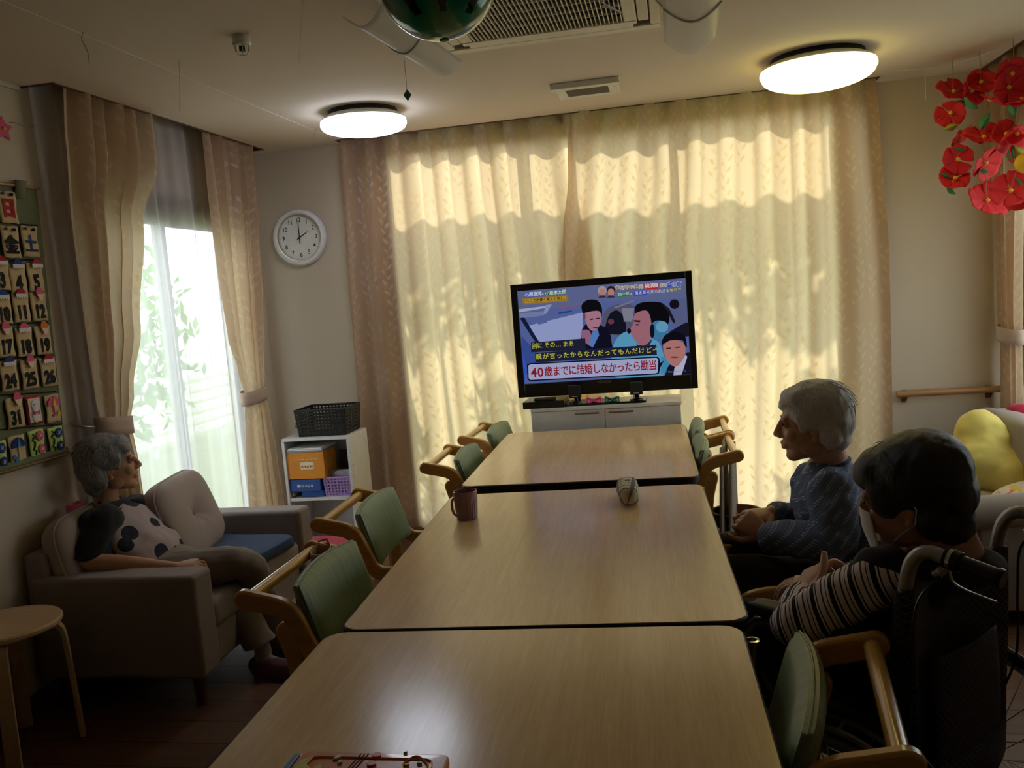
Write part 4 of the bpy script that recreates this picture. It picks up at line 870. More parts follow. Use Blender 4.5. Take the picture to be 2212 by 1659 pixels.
X0, X1, Z0, Z1 = (tl.x+bl_.x)/2, (tr.x+br_.x)/2, (bl_.z+br_.z)/2, (tl.z+tr.z)/2
tv = thing('television', 'large flat black television on the white cabinet, showing a programme', 'television', ((X0+X1)/2, TY, cz))
s0, s1, s2, s3 = at(1117, 629, y=TY), at(1481, 601, y=TY), at(1132, 829, y=TY), at(1492, 809, y=TY); PX0, PX1, PZ0, PZ1 = (s0.x+s2.x)/2, (s1.x+s3.x)/2, (s2.z+s3.z)/2, (s0.z+s1.z)/2
m = MB(); 
for r in ((X0, PX0, Z0, Z1), (PX1, X1, Z0, Z1), (PX0, PX1, PZ1, Z1), (PX0, PX1, Z0, PZ0)): m.bb(r[0], r[1], TY, TY+.03, r[2], r[3])
m.bb(X0+.01, X1-.01, TY+.012, TY+.055, Z0+.01, Z1-.01); m.bb(X0+.12, X1-.12, TY+.05, TY+.085, Z0+.08, Z1-.10); m.build('bezel', 'black_plastic', tv, bevel=.003)
def E_(rgb, k=.95): return emit('screen %d %d %d' % rgb, rgb, k)
class Pic:
    def __init__(s): s.mb = MB(); s.m = []; s.d = 0
    def mi(s, rgb):
        if rgb not in s.m: s.m.append(rgb)
        return s.m.index(rgb)
    def w(s, zx, zy): p = at(1080+zx*450/2018, 570+zy*370/1659, y=TY+.004); return min(max(p.x, PX0), PX1), min(max(p.z, PZ0), PZ1)
    def y(s): s.d += 1; return TY+.0105-.00008*s.d
    def poly(s, pts, rgb): y = s.y(); P = [s.w(*q) for q in pts]; s.mb.add([(a, y, b) for a, b in P], [list(range(len(P)))], s.mi(rgb))
    def ell(s, x, y, rx, ry, rgb, rot=0, n=28): s.poly([(x+rx*cos(t)*cos(rot)-ry*sin(t)*sin(rot), y+rx*cos(t)*sin(rot)+ry*sin(t)*cos(rot)) for t in [2*pi*k/n for k in range(n)]], rgb)
    def sm(s, pts, rgb): P = catmull([(*q, 0) for q in pts+[pts[0]]], 5); s.poly([(q.x, q.y) for q in P[:-1]], rgb)
    def text(s, t, x, y, h, rgb, bold=.0, outline=None, sx=1, ex=None):
        a, b = s.w(x, y); size = h*450/2018*TY/F_PX*1.02*1.04
        for c, bo in (([(outline, bold+.0016)] if outline else [])+[(rgb, bold)]):
            s.mb.text(t, size, XF((a, s.y(), b), (1, 0, 0), (0, 0, 1)), m=s.mi(c), align='LEFT', bold=bo, sx=sx)
P = Pic()
P.poly([(100, 200), (1900, 50), (1950, 1200), (150, 1300)], (92, 108, 168))
P.poly([(165, 262), (1800, 137), (1815, 330), (900, 380), (480, 440), (180, 480)], (104, 112, 158)); P.poly([(180, 440), (500, 400), (480, 420), (185, 470)], (176, 186, 222)); P.poly([(180, 480), (440, 455), (420, 500), (190, 530)], (128, 138, 186))
P.poly([(270, 600), (800, 470), (800, 740), (360, 800)], (160, 172, 222)); P.poly([(205, 700), (400, 900), (400, 1080), (225, 1060)], (62, 84, 160)); P.poly([(210, 860), (260, 1020), (235, 1165), (225, 1160)], (58, 96, 214))
P.poly([(560, 470), (690, 450), (700, 465), (568, 488)], (44, 74, 150)); P.text('EXIT非常口', 580, 425, 34, (168, 88, 96))
P.poly([(190, 525), (235, 520), (330, 680), (400, 790), (370, 800), (300, 700)], (26, 32, 66)); P.poly([(360, 565), (450, 540), (455, 570), (370, 590)], (96, 108, 170)); P.poly([(440, 400), (500, 390), (450, 480), (420, 490)], (150, 160, 205))
P.sm([(980, 600), (1010, 470), (1110, 400), (1250, 390), (1330, 450), (1300, 560), (1250, 680), (1000, 680)], (92, 92, 118)); P.sm([(1020, 600), (1060, 490), (1130, 450), (1190, 500), (1220, 600), (1200, 680), (1040, 670)], (22, 24, 40)); P.poly([(1180, 430), (1300, 430), (1280, 560), (1200, 560)], (140, 138, 160))
P.ell(1075, 560, 30, 26, (120, 62, 78)); P.poly([(1650, 360), (1815, 330), (1830, 620), (1700, 640)], (96, 104, 146)); P.poly([(1100, 420), (1290, 350), (1300, 365), (1120, 430)], (128, 130, 160))
# man on the left of the picture
P.sm([(790, 640), (860, 560), (960, 590), (1050, 640), (1080, 760), (1080, 900), (800, 900), (780, 740)], (18, 20, 38)); P.sm([(800, 480), (790, 400), (850, 350), (940, 355), (985, 420), (985, 510), (960, 480), (850, 470)], (18, 16, 24)); P.sm([(815, 500), (840, 470), (940, 455), (975, 480), (978, 560), (940, 630), (890, 650), (845, 600)], (182, 130, 150))
P.sm([(790, 640), (850, 640), (880, 680), (870, 790), (790, 720)], (160, 108, 138)); P.poly([(890, 660), (945, 630), (960, 690), (900, 810), (860, 790)], (92, 134, 206)); P.poly([(870, 535), (900, 528), (905, 540), (875, 546)], (60, 38, 56)); P.poly([(930, 525), (965, 522), (965, 534), (932, 537)], (60, 38, 56)); P.ell(925, 618, 26, 8, (96, 50, 70)); P.ell(815, 510, 14, 34, (120, 84, 100))
# man on the right with the headset
P.sm([(1090, 800), (1160, 690), (1280, 650), (1470, 720), (1560, 800), (1600, 1060), (1400, 1090), (1100, 1090)], (96, 168, 206)); P.sm([(1310, 500), (1310, 410), (1400, 370), (1560, 375), (1620, 440), (1640, 560), (1560, 640), (1480, 620), (1440, 480)], (16, 14, 20)); P.sm([(1290, 520), (1330, 470), (1430, 460), (1470, 600), (1470, 700), (1400, 790), (1330, 770), (1275, 690), (1262, 630), (1285, 590)], (172, 112, 128))
P.poly([(1295, 545), (1360, 548), (1355, 566), (1300, 560)], (36, 22, 30)); P.ell(1330, 590, 18, 7, (40, 24, 34)); P.sm([(1320, 780), (1400, 790), (1470, 730), (1440, 800), (1360, 830)], (66, 44, 58)); P.ell(1540, 640, 92, 92, (66, 132, 178), 0); P.ell(1570, 610, 60, 55, (104, 172, 206)); P.ell(1475, 650, 22, 70, (18, 20, 34)); P.ell(1250, 650, 20, 26, (20, 18, 28)); P.ell(1690, 390, 48, 46, (22, 20, 30)); P.poly([(1560, 375), (1640, 430), (1700, 560), (1680, 580), (1620, 460)], (30, 28, 40))
P.sm([(1640, 660), (1800, 570), (1830, 600), (1830, 700), (1700, 700)], (26, 26, 44)); P.poly([(1560, 900), (1640, 900), (1640, 1060), (1560, 1060)], (70, 150, 190))
# inset portrait
P.sm([(1590, 1100), (1640, 980), (1720, 1000), (1810, 860), (1850, 900), (1850, 1100)], (24, 24, 46)); P.poly([(1690, 1010), (1800, 880), (1815, 900), (1760, 1080), (1680, 1080)], (196, 196, 222)); P.sm([(1565, 760), (1600, 690), (1700, 655), (1790, 700), (1810, 800), (1790, 800), (1760, 740), (1590, 770), (1580, 830)], (18, 16, 26)); P.sm([(1580, 790), (1640, 745), (1740, 745), (1795, 800), (1785, 900), (1720, 990), (1660, 980), (1600, 900)], (190, 128, 122)); P.ell(1690, 905, 40, 9, (140, 66, 72)); P.poly([(1610, 815), (1655, 810), (1655, 822), (1612, 828)], (60, 36, 44)); P.poly([(1700, 805), (1750, 800), (1750, 812), (1702, 817)], (60, 36, 44))
# two small heads in the title bar
for x, hc in ((990, (176, 170, 176)), (1075, (40, 34, 40))): P.ell(x, 260, 42, 46, hc); P.ell(x, 275, 32, 38, (196, 140, 130)); P.poly([(x-40, 330), (x-20, 305), (x+20, 305), (x+40, 325)], (50, 50, 80))
P.poly([(298, 762), (826, 722), (832, 832), (302, 856)], (34, 36, 62)); P.text('別に その… まあ', 306, 800, 56, (206, 210, 60), .0004, sx=.93)
P.poly([(340, 862), (1515, 782), (1520, 880), (343, 955)], (34, 36, 62))
def slanted(t, x, y, x1, y1, h, *a, **k):
    n = len(t)
    for i, ch in enumerate(t): P.text(ch, lerp(x, x1, i/max(1, n-1)), lerp(y, y1, i/max(1, n-1)), h, *a, **k)
slanted('親が言ったからなんだってもんだけど→', 345, 905, 1475, 836, 58, (206, 210, 60), .0004)
P.poly([(262, 975), (290, 962), (1520, 898), (1545, 915), (1552, 960), (1590, 935), (1555, 1000), (1540, 1062), (1510, 1072), (290, 1136), (266, 1118)], (14, 16, 44)); P.poly([(274, 985), (294, 974), (1516, 910), (1534, 926), (1530, 1052), (1506, 1060), (294, 1124), (278, 1108)], (178, 184, 222))
P.text('4', 300, 1060, 118, (150, 24, 44), .0016, sx=.95); P.text('0', 364, 1056, 118, (150, 24, 44), .0016, sx=.95); slanted('歳までに結婚しなかったら勘当', 430, 1052, 1438, 990, 98, (150, 24, 44), .0009, sx=.80)
slanted('石原良純', 240, 302, 362, 292, 42, (226, 236, 255), .0004, outline=(40, 90, 220)); P.text('&', 408, 292, 26, (230, 230, 240)); slanted('小泉孝太郎', 436, 290, 600, 274, 42, (220, 240, 220), .0004, outline=(20, 100, 40))
P.poly([(210, 335), (668, 303), (652, 362), (228, 395)], (164, 128, 50)); P.poly([(240, 345), (640, 316), (636, 350), (245, 380)], (196, 158, 62)); slanted('ヘリで故郷へ飛んで見た。', 252, 362, 618, 336, 30, (60, 34, 12), .0004)
slanted('孝太郎の地元', 1118, 236, 1345, 222, 38, (170, 140, 70), .0005, outline=(225, 225, 235)); P.poly([(1398, 192), (1535, 186), (1537, 240), (1400, 246)], (206, 30, 50)); slanted('横須賀', 1402, 218, 1490, 212, 42, (240, 226, 226), .0004); slanted('まで', 1545, 212, 1580, 209, 34, (170, 140, 70), .0004, outline=(225, 225, 235)); slanted('空の旅', 1620, 204, 1712, 198, 40, (40, 70, 200), .0008, outline=(225, 230, 245))
P.poly([(1140, 282), (1255, 274), (1257, 314), (1142, 322)], (30, 140, 70)); slanted('純一郎', 1146, 298, 1218, 292, 34, (225, 240, 230)); P.text('&', 1264, 290, 26, (225, 225, 240)); P.poly([(1298, 268), (1418, 260), (1420, 302), (1300, 308)], (40, 70, 200)); slanted('慎太郎', 1304, 286, 1380, 280, 34, (225, 230, 245)); slanted('の知られざる', 1424, 276, 1604, 262, 34, (228, 228, 235)); slanted('秘密愛', 1645, 258, 1724, 252, 30, (200, 190, 40), .0006)
P.text('イラスト Natsuki Sakai/アフロ', 1545, 1050, 25, (90, 150, 190), sx=.72)
scr = P.mb
so = scr.build('picture', [E_(c, .62) for c in P.m], tv, sharp=10)
MB().bb(PX0, PX1, TY+.0106, TY+.0118, PZ0, PZ1).build('screen_panel', 'black_plastic', tv)
q = at(1305, 825, y=TY-.001); MB().text('HITACHI', .018, XF((q.x, TY-.0006, q.z), (1, 0, 0), (0, 0, 1)), bold=.0004).build('brand_mark', 'brushed', tv)
q = at(1117, 623, y=TY-.001); MB().text('WOOO', .010, XF((q.x+.02, TY-.0006, q.z), (1, 0, 0), (0, 0, 1))).build('series_mark', plain('faint print', (70, 66, 66), .4), tv)
gx0, gx1 = at(1222, 876, y=TY-.04).x, at(1396, 866, y=TY-.04).x
MB().bb(gx0, gx1, TY-.07, TY+.12, cz+.0005, cz+.012).build('stand', 'black_plastic', tv, bevel=.003)
for px in (1245, 1374):
    xx = at(px, 850, y=TY).x; m = MB(); m.bb(xx-.016, xx+.016, TY+.03, TY+.06, cz+.012, Z0+.06); m.build('stand_post', 'black_plastic', tv)
# two small black boxes on feet hanging under the screen edge (with a pale stripe)
for i, (px, lab) in enumerate(((1242, 'small black speaker on a round foot under the left half of the television'), (1375, 'small black speaker on a round foot under the right half of the television'))):
    c = at(px, 850, y=TY-.045); t = thing('speaker', lab, 'speaker', (c.x, TY-.045, cz+.013), 0, 'small speakers under the television')
    MB().bb(c.x-.032, c.x+.032, TY-.060, TY-.030, cz+.042, cz+.108).build('body', 'black_matte', t, bevel=.003)
    MB().lathe([(0, cz+.0135), (.036, cz+.0135), (.034, cz+.020), (.012, cz+.026), (0, cz+.027)], 28, X=Matrix.Translation((c.x, TY-.045, 0))).build('foot', 'black_plastic', t)
    m = MB(); m.tube([(c.x-.012, TY-.045, cz+.02), (c.x-.012, TY-.045, cz+.045)], .0015, 6); m.tube([(c.x+.012, TY-.045, cz+.02), (c.x+.012, TY-.045, cz+.045)], .0015, 6); m.build('stem', 'steel', t)
    MB().bb(c.x-.014, c.x+.014, TY-.0606, TY-.0601, cz+.050, cz+.0525).build('stripe', 'paper', t)
a = at(1130, 882, y=4.52); b = at(1222, 876, y=4.52); rd = thing('disc_recorder', 'flat black recorder at the left end of the television cabinet', 'recorder', ((a.x+b.x)/2, 4.62, cz))
MB().bb(a.x, b.x-.006, 4.515, 4.72, cz+.0005, cz+.036).build('body', 'black_plastic', rd, bevel=.002); MB().bb(a.x+.10, a.x+.128, 4.5142, 4.5148, cz+.012, cz+.015).build('mark', 'brushed', rd)
rm = thing('remote_control', 'black remote control lying on the flat recorder', 'remote control', (a.x+.11, 4.535, cz+.036)); MB().box((a.x+.118, 4.545, cz+.045), (.115, .045, .016)).build('body', 'black_matte', rm, bevel=.006)
m = MB()
for k in range(10): m.box((a.x+.070+.0105*k, 4.545, cz+.0538), (.006, .012, .0016))
m.build('buttons', plain('olive keys', (96, 92, 60), .5), rm)
def bow(label, px, py, mt, rgb):
    M[mt] = plain(mt, rgb, .3, Coat_Weight=.4); c = at(px, py, y=4.545); t = thing('gift_bow', label, 'bow', (c.x, 4.545, cz+.0005)); z = cz+.026
    for s in (-1, 1):
        m = MB(); m.grid(lambda u, v: (c.x+s*(.004+.032*u), 4.545-.012*sin(pi*u)+.004*cos(v*9), z-.003+(v-.5)*(.012+.038*u)*(1-.25*u*u)), 12, 8); m.build('loop', mt, t, solid=.006)
    MB().ell((c.x, 4.540, z-.002), (.008, .010, .010)).build('knot', mt, t)
    m = MB(); m.add([(c.x-.006, 4.545, z-.008), (c.x+.006, 4.545, z-.008), (c.x+.012, 4.55, cz+.001), (c.x-.012, 4.55, cz+.001)], [(0, 1, 2, 3)]); m.build('tail', mt, t, solid=.004)
bow('pink ribbon bow under the middle of the television', 1283, 861, 'pink_ribbon', (214, 62, 130)); bow('dark green ribbon bow under the middle of the television', 1322, 858, 'green_ribbon', (26, 112, 92))
# ---------------------------------------------------------------- people: closed shapes melted into one surface by a fine remesh
def limb(mb, pts, n=16, m=0, flat=None):
    """rounded tapering limb through [(point, radius), ...]"""
    P = [Vector(p) for p, _ in pts]; R_ = [r for _, r in pts]; Q, RR = [], []
    k = 5
    for i in range(len(P)-1):
        a, b, c, d = P[max(i-1, 0)], P[i], P[i+1], P[min(i+2, len(P)-1)]
        for j in range(k):
            t = j/k; Q.append(.5*((2*b)+(c-a)*t+(2*a-5*b+4*c-d)*t*t+(3*b-a-3*c+d)*t**3)); RR.append(lerp(R_[i], R_[i+1], t*t*(3-2*t)))
    Q.append(P[-1]); RR.append(R_[-1]); d0 = (Q[0]-Q[1]).normalized(); d1 = (Q[-1]-Q[-2]).normalized(); H0, H1 = [], []
    for a in (.35, .7, 1.05, 1.4): H1.append((Q[-1]+d1*RR[-1]*sin(a), RR[-1]*cos(a))); H0.insert(0, (Q[0]+d0*RR[0]*sin(a), RR[0]*cos(a)))
    pts2 = [h[0] for h in H0]+Q+[h[0] for h in H1]; rr = [h[1] for h in H0]+RR+[h[1] for h in H1]
    mb.tube(pts2, rr, n, m, flat=flat); return mb
def loft(mb, rings, n=28, m=0):
    """closed body of elliptic rings (centre, half-axis a, half-axis b)"""
    R_ = [(Vector(c), Vector(a), Vector(b)) for c, a, b in rings]; S_ = []
    for i in range(len(R_)-1):
        g = [R_[max(i-1, 0)], R_[i], R_[i+1], R_[min(i+2, len(R_)-1)]]
        for j in range(5):
            t = j/5; S_.append(tuple(.5*((2*g[1][q])+(g[2][q]-g[0][q])*t+(2*g[0][q]-5*g[1][q]+4*g[2][q]-g[3][q])*t*t+(3*g[1][q]-g[0][q]-3*g[2][q]+g[3][q])*t**3) for q in range(3)))
    S_.append(R_[-1]); vs = [c+a*cos(2*pi*k/n)+b*sin(2*pi*k/n) for c, a, b in S_ for k in range(n)]; L = len(S_)
    fs = [(i*n+k, i*n+(k+1) % n, (i+1)*n+(k+1) % n, (i+1)*n+k) for i in range(L-1) for k in range(n)]
    mb.add(vs+[S_[0][0], S_[-1][0]], fs+[((k+1) % n, k, L*n) for k in range(n)]+[((L-1)*n+k, (L-1)*n+(k+1) % n, L*n+1) for k in range(n)], m); return mb
def frame(c, f, up=(0, 0, 1), s=1.0):
    f = Vector(f).normalized(); r = f.cross(Vector(up)).normalized(); u = r.cross(f); m = Matrix((r*s, f*s, u*s)).transposed().to_4x4(); m.translation = Vector(c); return m
def head(mb, X):
    e = lambda c, r, rot=None: mb.ell(c, r, rot=rot, X=X, nu=28, nv=18)
    e((0, -.012, .032), (.073, .094, .084)); e((0, .018, -.030), (.060, .070, .080)); e((0, .058, -.098), (.028, .024, .020)); e((0, .040, -.085), (.042, .040, .028))
    for s in (-1, 1):
        e((s*.044, .006, -.062), (.017, .034, .034)); e((s*.034, .060, -.030), (.024, .022, .022)); e((s*.011, .094, -.034), (.009, .010, .008)); e((s*.030, .077, .020), (.022, .013, .008), Euler((0, s*.12, 0)))
        e((s*.030, .074, .002), (.014, .011, .009))
        # ear: rim, bowl and lobe
        mb.tube([X @ Vector(p) for p in [(s*(.072+.006*sin(a)), -.012+.019*cos(a)-.004, -.008+.030*sin(a)) for a in [-1.2+4.6*k/14 for k in range(15)]]], .0048, 8)
        e((s*.070, -.012, -.012), (.006, .014, .022)); e((s*.073, -.006, -.040), (.006, .010, .011)); e((s*.073, .004, -.014), (.005, .006, .008))
    P = lambda pts: limb(mb, [(X @ Vector(p), r*X.to_scale().x) for p, r in pts], 12)
    P([((0, .082, .016), .008), ((0, .095, -.006), .009), ((0, .104, -.028), .0115)])
    P([((-.020, .082, -.060), .005), ((0, .090, -.056), .0065), ((.020, .082, -.060), .005)]); P([((-.017, .081, -.069), .005), ((0, .088, -.071), .0068), ((.017, .081, -.069), .005)])
def hand(mb, w, d, n, side, curl=(.4, .5, .4), s=1.0, spread=.10, thumb=.5):
    """w wrist, d finger direction, n back-of-hand normal, side +1/-1 where the thumb leaves"""
    d = Vector(d).normalized(); n = Vector(n); n = (n-d*n.dot(d)).normalized(); y = n.cross(d)*side; Wp = Vector(w); V = lambda a, b, c: Wp+(d*a+y*b+n*c)*s
    loft(mb, [(V(-.01, 0, 0), y*.024*s, n*.016*s), (V(.02, .0, 0), y*.032*s, n*.016*s), (V(.055, 0, .001), y*.041*s, n*.014*s), (V(.088, -.002, 0), y*.040*s, n*.010*s)], 20)
    for (b, L, r) in ((.030, .070, .0085), (.0105, .079, .0088), (-.0095, .073, .0083), (-.029, .057, .0075)):
        p = V(.082, b, 0); a = spread*b/.03; dr = d*cos(a)+y*sin(a); pts = [(p-dr*.012*s, r*s)]; ang = 0
        for q, (fr_, c) in enumerate(zip((.45, .30, .25), curl)):
            ang += c; p = p+(dr*cos(ang)-n*sin(ang))*L*fr_*s; pts.append((p, r*s*(1-.07*(q+1))))
        limb(mb, pts, 12)
    p0 = V(.018, .026, -.004); d1 = (d*.75+y*.85-n*.35*thumb).normalized(); d2 = (d*.95+y*.35-n*.5*thumb).normalized(); p1 = p0+d1*.038*s; p2 = p1+d2*.032*s; p3 = p2+(d*.98+y*.1-n*.5*thumb).normalized()*.022*s
    limb(mb, [(p0, .014*s), (p1, .0105*s), (p2, .0095*s), (p3, .0075*s)], 12)
def eyes(parent, X, lid='skin'):
    for s in (-1, 1):
        MB().ell((s*.030, .0835, .004), (.012, .0045, .0045), X=X, nu=16, nv=10).build('eye', 'ink', parent)
def folds(ob, strength, size):
    tx = bpy.data.textures.new('folds', 'CLOUDS'); tx.noise_scale = size; tx.noise_depth = 1
    q = ob.modifiers.new('f', 'DISPLACE'); q.texture = tx; q.strength = strength; q.mid_level = .5; q.texture_coords = 'LOCAL'; return ob
def hairmat(name, a, b, dirn=(40, 40, 4), rough=.55):
    g = G(name); co = g.coord(); n = g.noise(co, 9, 4, .7, dirn); n2 = g.noise(co, 3, 2)
    rp = g.n('ShaderNodeMapRange'); g.put(rp.inputs[0], n); rp.inputs[1].default_value = .35; rp.inputs[2].default_value = .65
    return g.done(g.bsdf(g.mix(rp.outputs[0], lin(*a), lin(*b)), rough, bump=n, bstr=.7, bdist=.004))
M['hair_grey'] = hairmat('grey hair', (96, 94, 98), (164, 162, 164)); M['hair_white'] = hairmat('white hair', (200, 198, 196), (236, 234, 230)); M['hair_black'] = hairmat('black hair', (10, 10, 12), (30, 30, 34), rough=.38)
M['skin_tan'] = plain('weathered skin', (186, 138, 106), .55, var=.2, nscale=60, bstr=.35); M['skin_pale'] = plain('pale skin', (204, 156, 130), .5, var=.12, nscale=60, bstr=.25)
def hair(mb, X, back=.0, fringe=True, long=0.0):
    e = lambda c, r, rot=None: mb.ell(c, r, rot=rot, X=X, nu=28, nv=18)
    e((0, -.024, .048), (.087, .104, .086)); e((0, -.060, .000), (.080, .070, .080)); e((0, -.072, -.045-long), (.066, .044, .050+long))
    if fringe: e((0, .040, .076), (.070, .048, .038)); e((.02, .066, .056), (.046, .026, .022))
    for s in (-1, 1): e((s*.070, -.002, .030), (.017, .050, .044)); e((s*.066, -.048, -.030-long*.6), (.020, .036, .048)); e((s*.074, .026, .010), (.008, .016, .034))
def strands(parent, X, mt, seed, n=90, r=.0013, L=.05, zmin=-.02, front=.05):
    rd = random.Random(seed); m = MB()
    for i in range(n):
        a = rd.uniform(0, 2*pi); b = rd.uniform(-.35, 1.25); p = Vector((.088*cos(b)*sin(a), -.024-.104*cos(b)*cos(a), .046+.088*sin(b)))
        if p.y > front and p.z < .06: continue
        nrm = Vector((p.x/.0077, (p.y+.024)/.0108, (p.z-.046)/.0077)).normalized(); dn = (Vector((0, -.3, -1))-nrm*nrm.dot(Vector((0, -.3, -1)))).normalized(); q = [p-nrm*.004+dn*L*t+nrm*(.004*sin(pi*t)+rd.uniform(0, .002)) for t in (0, .33, .66, 1)]
        m.tube([X @ v for v in q], [r, r*1.2, r, r*.3], 5)
    m.build('loose_strands', mt, parent)

# ---- person on the left sofa -------------------------------------------------------------
g = G('blouse with large dots'); co = g.coord(); x, y, z = g.sep(co)
mp = g.n('ShaderNodeTexVoronoi'); mp.feature = 'F1'; g.put(mp.inputs['Vector'], co); mp.inputs['Scale'].default_value = 10.5; mp.inputs['Randomness'].default_value = .55
dot = g.m('LESS_THAN', mp.outputs['Distance'], .36); ln = g.noise(co, 60, 2, .5, (1, 1, 8)); dk = g.mix(g.m('GREATER_THAN', ln, .56), lin(24, 28, 44), lin(52, 56, 74)); nz = g.noise(co, 700, 1)
M['dots'] = g.done(g.bsdf(g.mix(dot, lin(176, 160, 158), dk), .9, bump=nz, bstr=.2))
M['black_knit'] = fabric('black knit', (16, 16, 20), 700); M['trouser'] = fabric('grey brown trousers', (128, 116, 106), 600); M['sock'] = plain('speckled socks', (142, 140, 146), .9, var=.35, nscale=90); M['slipper'] = fabric('plum slippers', (104, 66, 92), 500)
p1 = thing('person', 'grey haired person in a dotted blouse sitting cross-legged on the left sofa', 'person', (-2.05, 3.08, 0))
hc = at(238, 1003, y=3.08); X1 = frame(hc, (.80, .55, .10), (0, -.05, 1), .99)
sN, sF = at(222, 1125, y=2.95), at(300, 1100, y=3.22); chest = (sN+sF)/2; nb = at(232, 1092, y=3.08)
eN, wN = Vector((-2.235, 2.85, .545)), at(378, 1226, y=2.93); eF, wF = at(355, 1180, y=3.22), at(400, 1205, y=3.16)
b = MB(); head(b, X1); limb(b, [(X1 @ Vector((0, -.02, -.05)), .050), (X1 @ Vector((0, -.035, -.10)), .044), (nb+Vector((.0, 0, -.01)), .052), (chest+Vector((0, 0, -.06)), .07)])
loft(b, [(chest+Vector((.01, 0, .01)), (0, .10, 0), (.05, 0, 0)), (chest+Vector((.02, 0, -.12)), (0, .12, 0), (.08, 0, 0)), (Vector((-2.14, 3.08, .44)), (0, .13, 0), (.09, 0, 0))])
limb(b, [(sN, .045), (eN+Vector((0, .01, .01)), .037), (lerp(eN, wN, .45), .033), (wN, .022)]); limb(b, [(sF, .045), (eF, .036), (wF, .023)])
hand(b, wN, (.9, .25, .05), (.1, -.3, 1), -1, (.5, .6, .5), .92); hand(b, wF, (.75, -.55, -.1), (.1, .1, 1), 1, (.5, .6, .4), .92)
body = b.blob('body', 'skin_tan', p1, .0036, 4); eyes(p1, X1)
h = MB(); hair(h, X1, long=.012); hr = h.blob('hair', 'hair_grey', p1, .006, 8); folds(hr, .010, .03); strands(p1, X1, 'hair_grey', 3, 110)
t = MB(); pel = Vector((-2.10, 3.08, .44)); 
loft(t, [(nb+Vector((.012, 0, .0)), (0, .060, 0), (.052, 0, .01)), (lerp(nb, chest, .75)+Vector((.02, .0, -.012)), (0, .135, 0), (.065, 0, .01)), (chest+Vector((.035, 0, -.07)), (0, .158, 0), (.095, 0, .02)), (lerp(chest, pel, .6)+Vector((.035, 0, 0)), (0, .155, 0), (.085, 0, .03)), (pel+Vector((.02, 0, .0)), (0, .165, 0), (.098, 0, .02)), (pel+Vector((.09, 0, .005)), (0, .14, 0), (.085, 0, .02)), (pel+Vector((.11, 0, -.03)), (0, .12, 0), (.05, 0, 0))])
folds(t.blob('blouse', 'dots', p1, .006, 6), .022, .10)
q = MB(); loft(q, [(nb+Vector((-.040, 0, -.012)), (0, .055, 0), (.03, 0, 0)), (chest+Vector((-.032, 0, .0)), (0, .15, 0), (.055, 0, 0)), (chest+Vector((-.03, 0, -.14)), (0, .165, 0), (.075, 0, 0)), (pel+Vector((-.07, 0, .03)), (0, .165, 0), (.08, 0, 0)), (pel+Vector((-.06, 0, -.03)), (0, .15, 0), (.07, 0, 0))])
for a, c in ((sN, lerp(sN, eN, .86)), (sF, lerp(sF, eF, .82))): limb(q, [(lerp(a, chest, .25), .062), (a, .062), (lerp(a, c, .5), .060), (lerp(a, c, .9), .057)]); loft(q, [(lerp(a, c, .7), (.055, 0, 0), (0, .055, 0)), (c, (.060, 0, 0), (0, .058, 0)), (lerp(a, c, 1.02), (.060, 0, 0), (0, .058, 0))], 24)
folds(q.blob('blouse_back', 'black_knit', p1, .006, 4), .012, .07)
q = MB(); q.tube([nb+Vector((.028+.050*cos(a), .058*sin(a), .012-.026*cos(a))) for a in [2*pi*k/24 for k in range(24)]], .006, 8, closed=True); q.build('neckband', 'black_knit', p1)
hipN, hipF = Vector((-2.08, 3.00, .425)), Vector((-2.08, 3.16, .425)); kF = at(533, 1218, y=3.10); kN = at(490, 1262, y=3.14); aN = at(567, 1400, y=3.08); aF = at(600, 1368, y=3.26)
q = MB(); loft(q, [(pel+Vector((-.06, 0, .02)), (0, .15, 0), (0, 0, .06)), (pel+Vector((.06, 0, .0)), (0, .16, 0), (0, 0, .085)), (pel+Vector((.14, 0, -.005)), (0, .13, 0), (0, 0, .07))])
limb(q, [(hipN, .085), (lerp(hipN, kF, .55)+Vector((0, 0, .01)), .078), (kF, .062), (lerp(kF, aF, .35), .052)])
limb(q, [(hipF, .085), (kN, .066), (lerp(kN, aN, .35), .056)])
for k, a in ((kN, aN), (kF, aF)): loft(q, [(lerp(k, a, .05), (.055, 0, .01), (0, .055, 0)), (lerp(k, a, .45), (.056, 0, .015), (0, .055, 0)), (lerp(k, a, .80), (.062, 0, .022), (0, .058, 0)), (lerp(k, a, .93), (.066, 0, .025), (0, .060, 0)), (lerp(k, a, .94), (.066, 0, .025), (0, .060, 0))], 32)
if 1: folds(q.blob('trousers', 'trouser', p1, .0055, 3), .014, .08)
for nm, a, k, toe in (('near', aN, kN, at(632, 1462, y=3.04)), ('far', aF, kF, at(665, 1425, y=3.18))):
    q = MB(); limb(q, [(lerp(k, a, .80), .036), (a, .033), (a+Vector((.0, 0, -.05)), .034), (lerp(a, toe, .4)+Vector((0, 0, -.025)), .034)]); q.blob('sock', 'sock', p1, .004, 3)
    heel = Vector((a.x-.03, a.y, .035)); q = MB(); tz = Vector((toe.x+.01, toe.y, .032)); limb(q, [(heel, .036), (lerp(heel, tz, .5), .040), (tz, .038)]); q.box(((heel.x+tz.x)/2, (heel.y+tz.y)/2, .008), (.19, .07, .015), rot=Euler((0, 0, math.atan2(tz.y-heel.y, tz.x-heel.x)))); q.blob('slipper', 'slipper', p1, .005, 4)

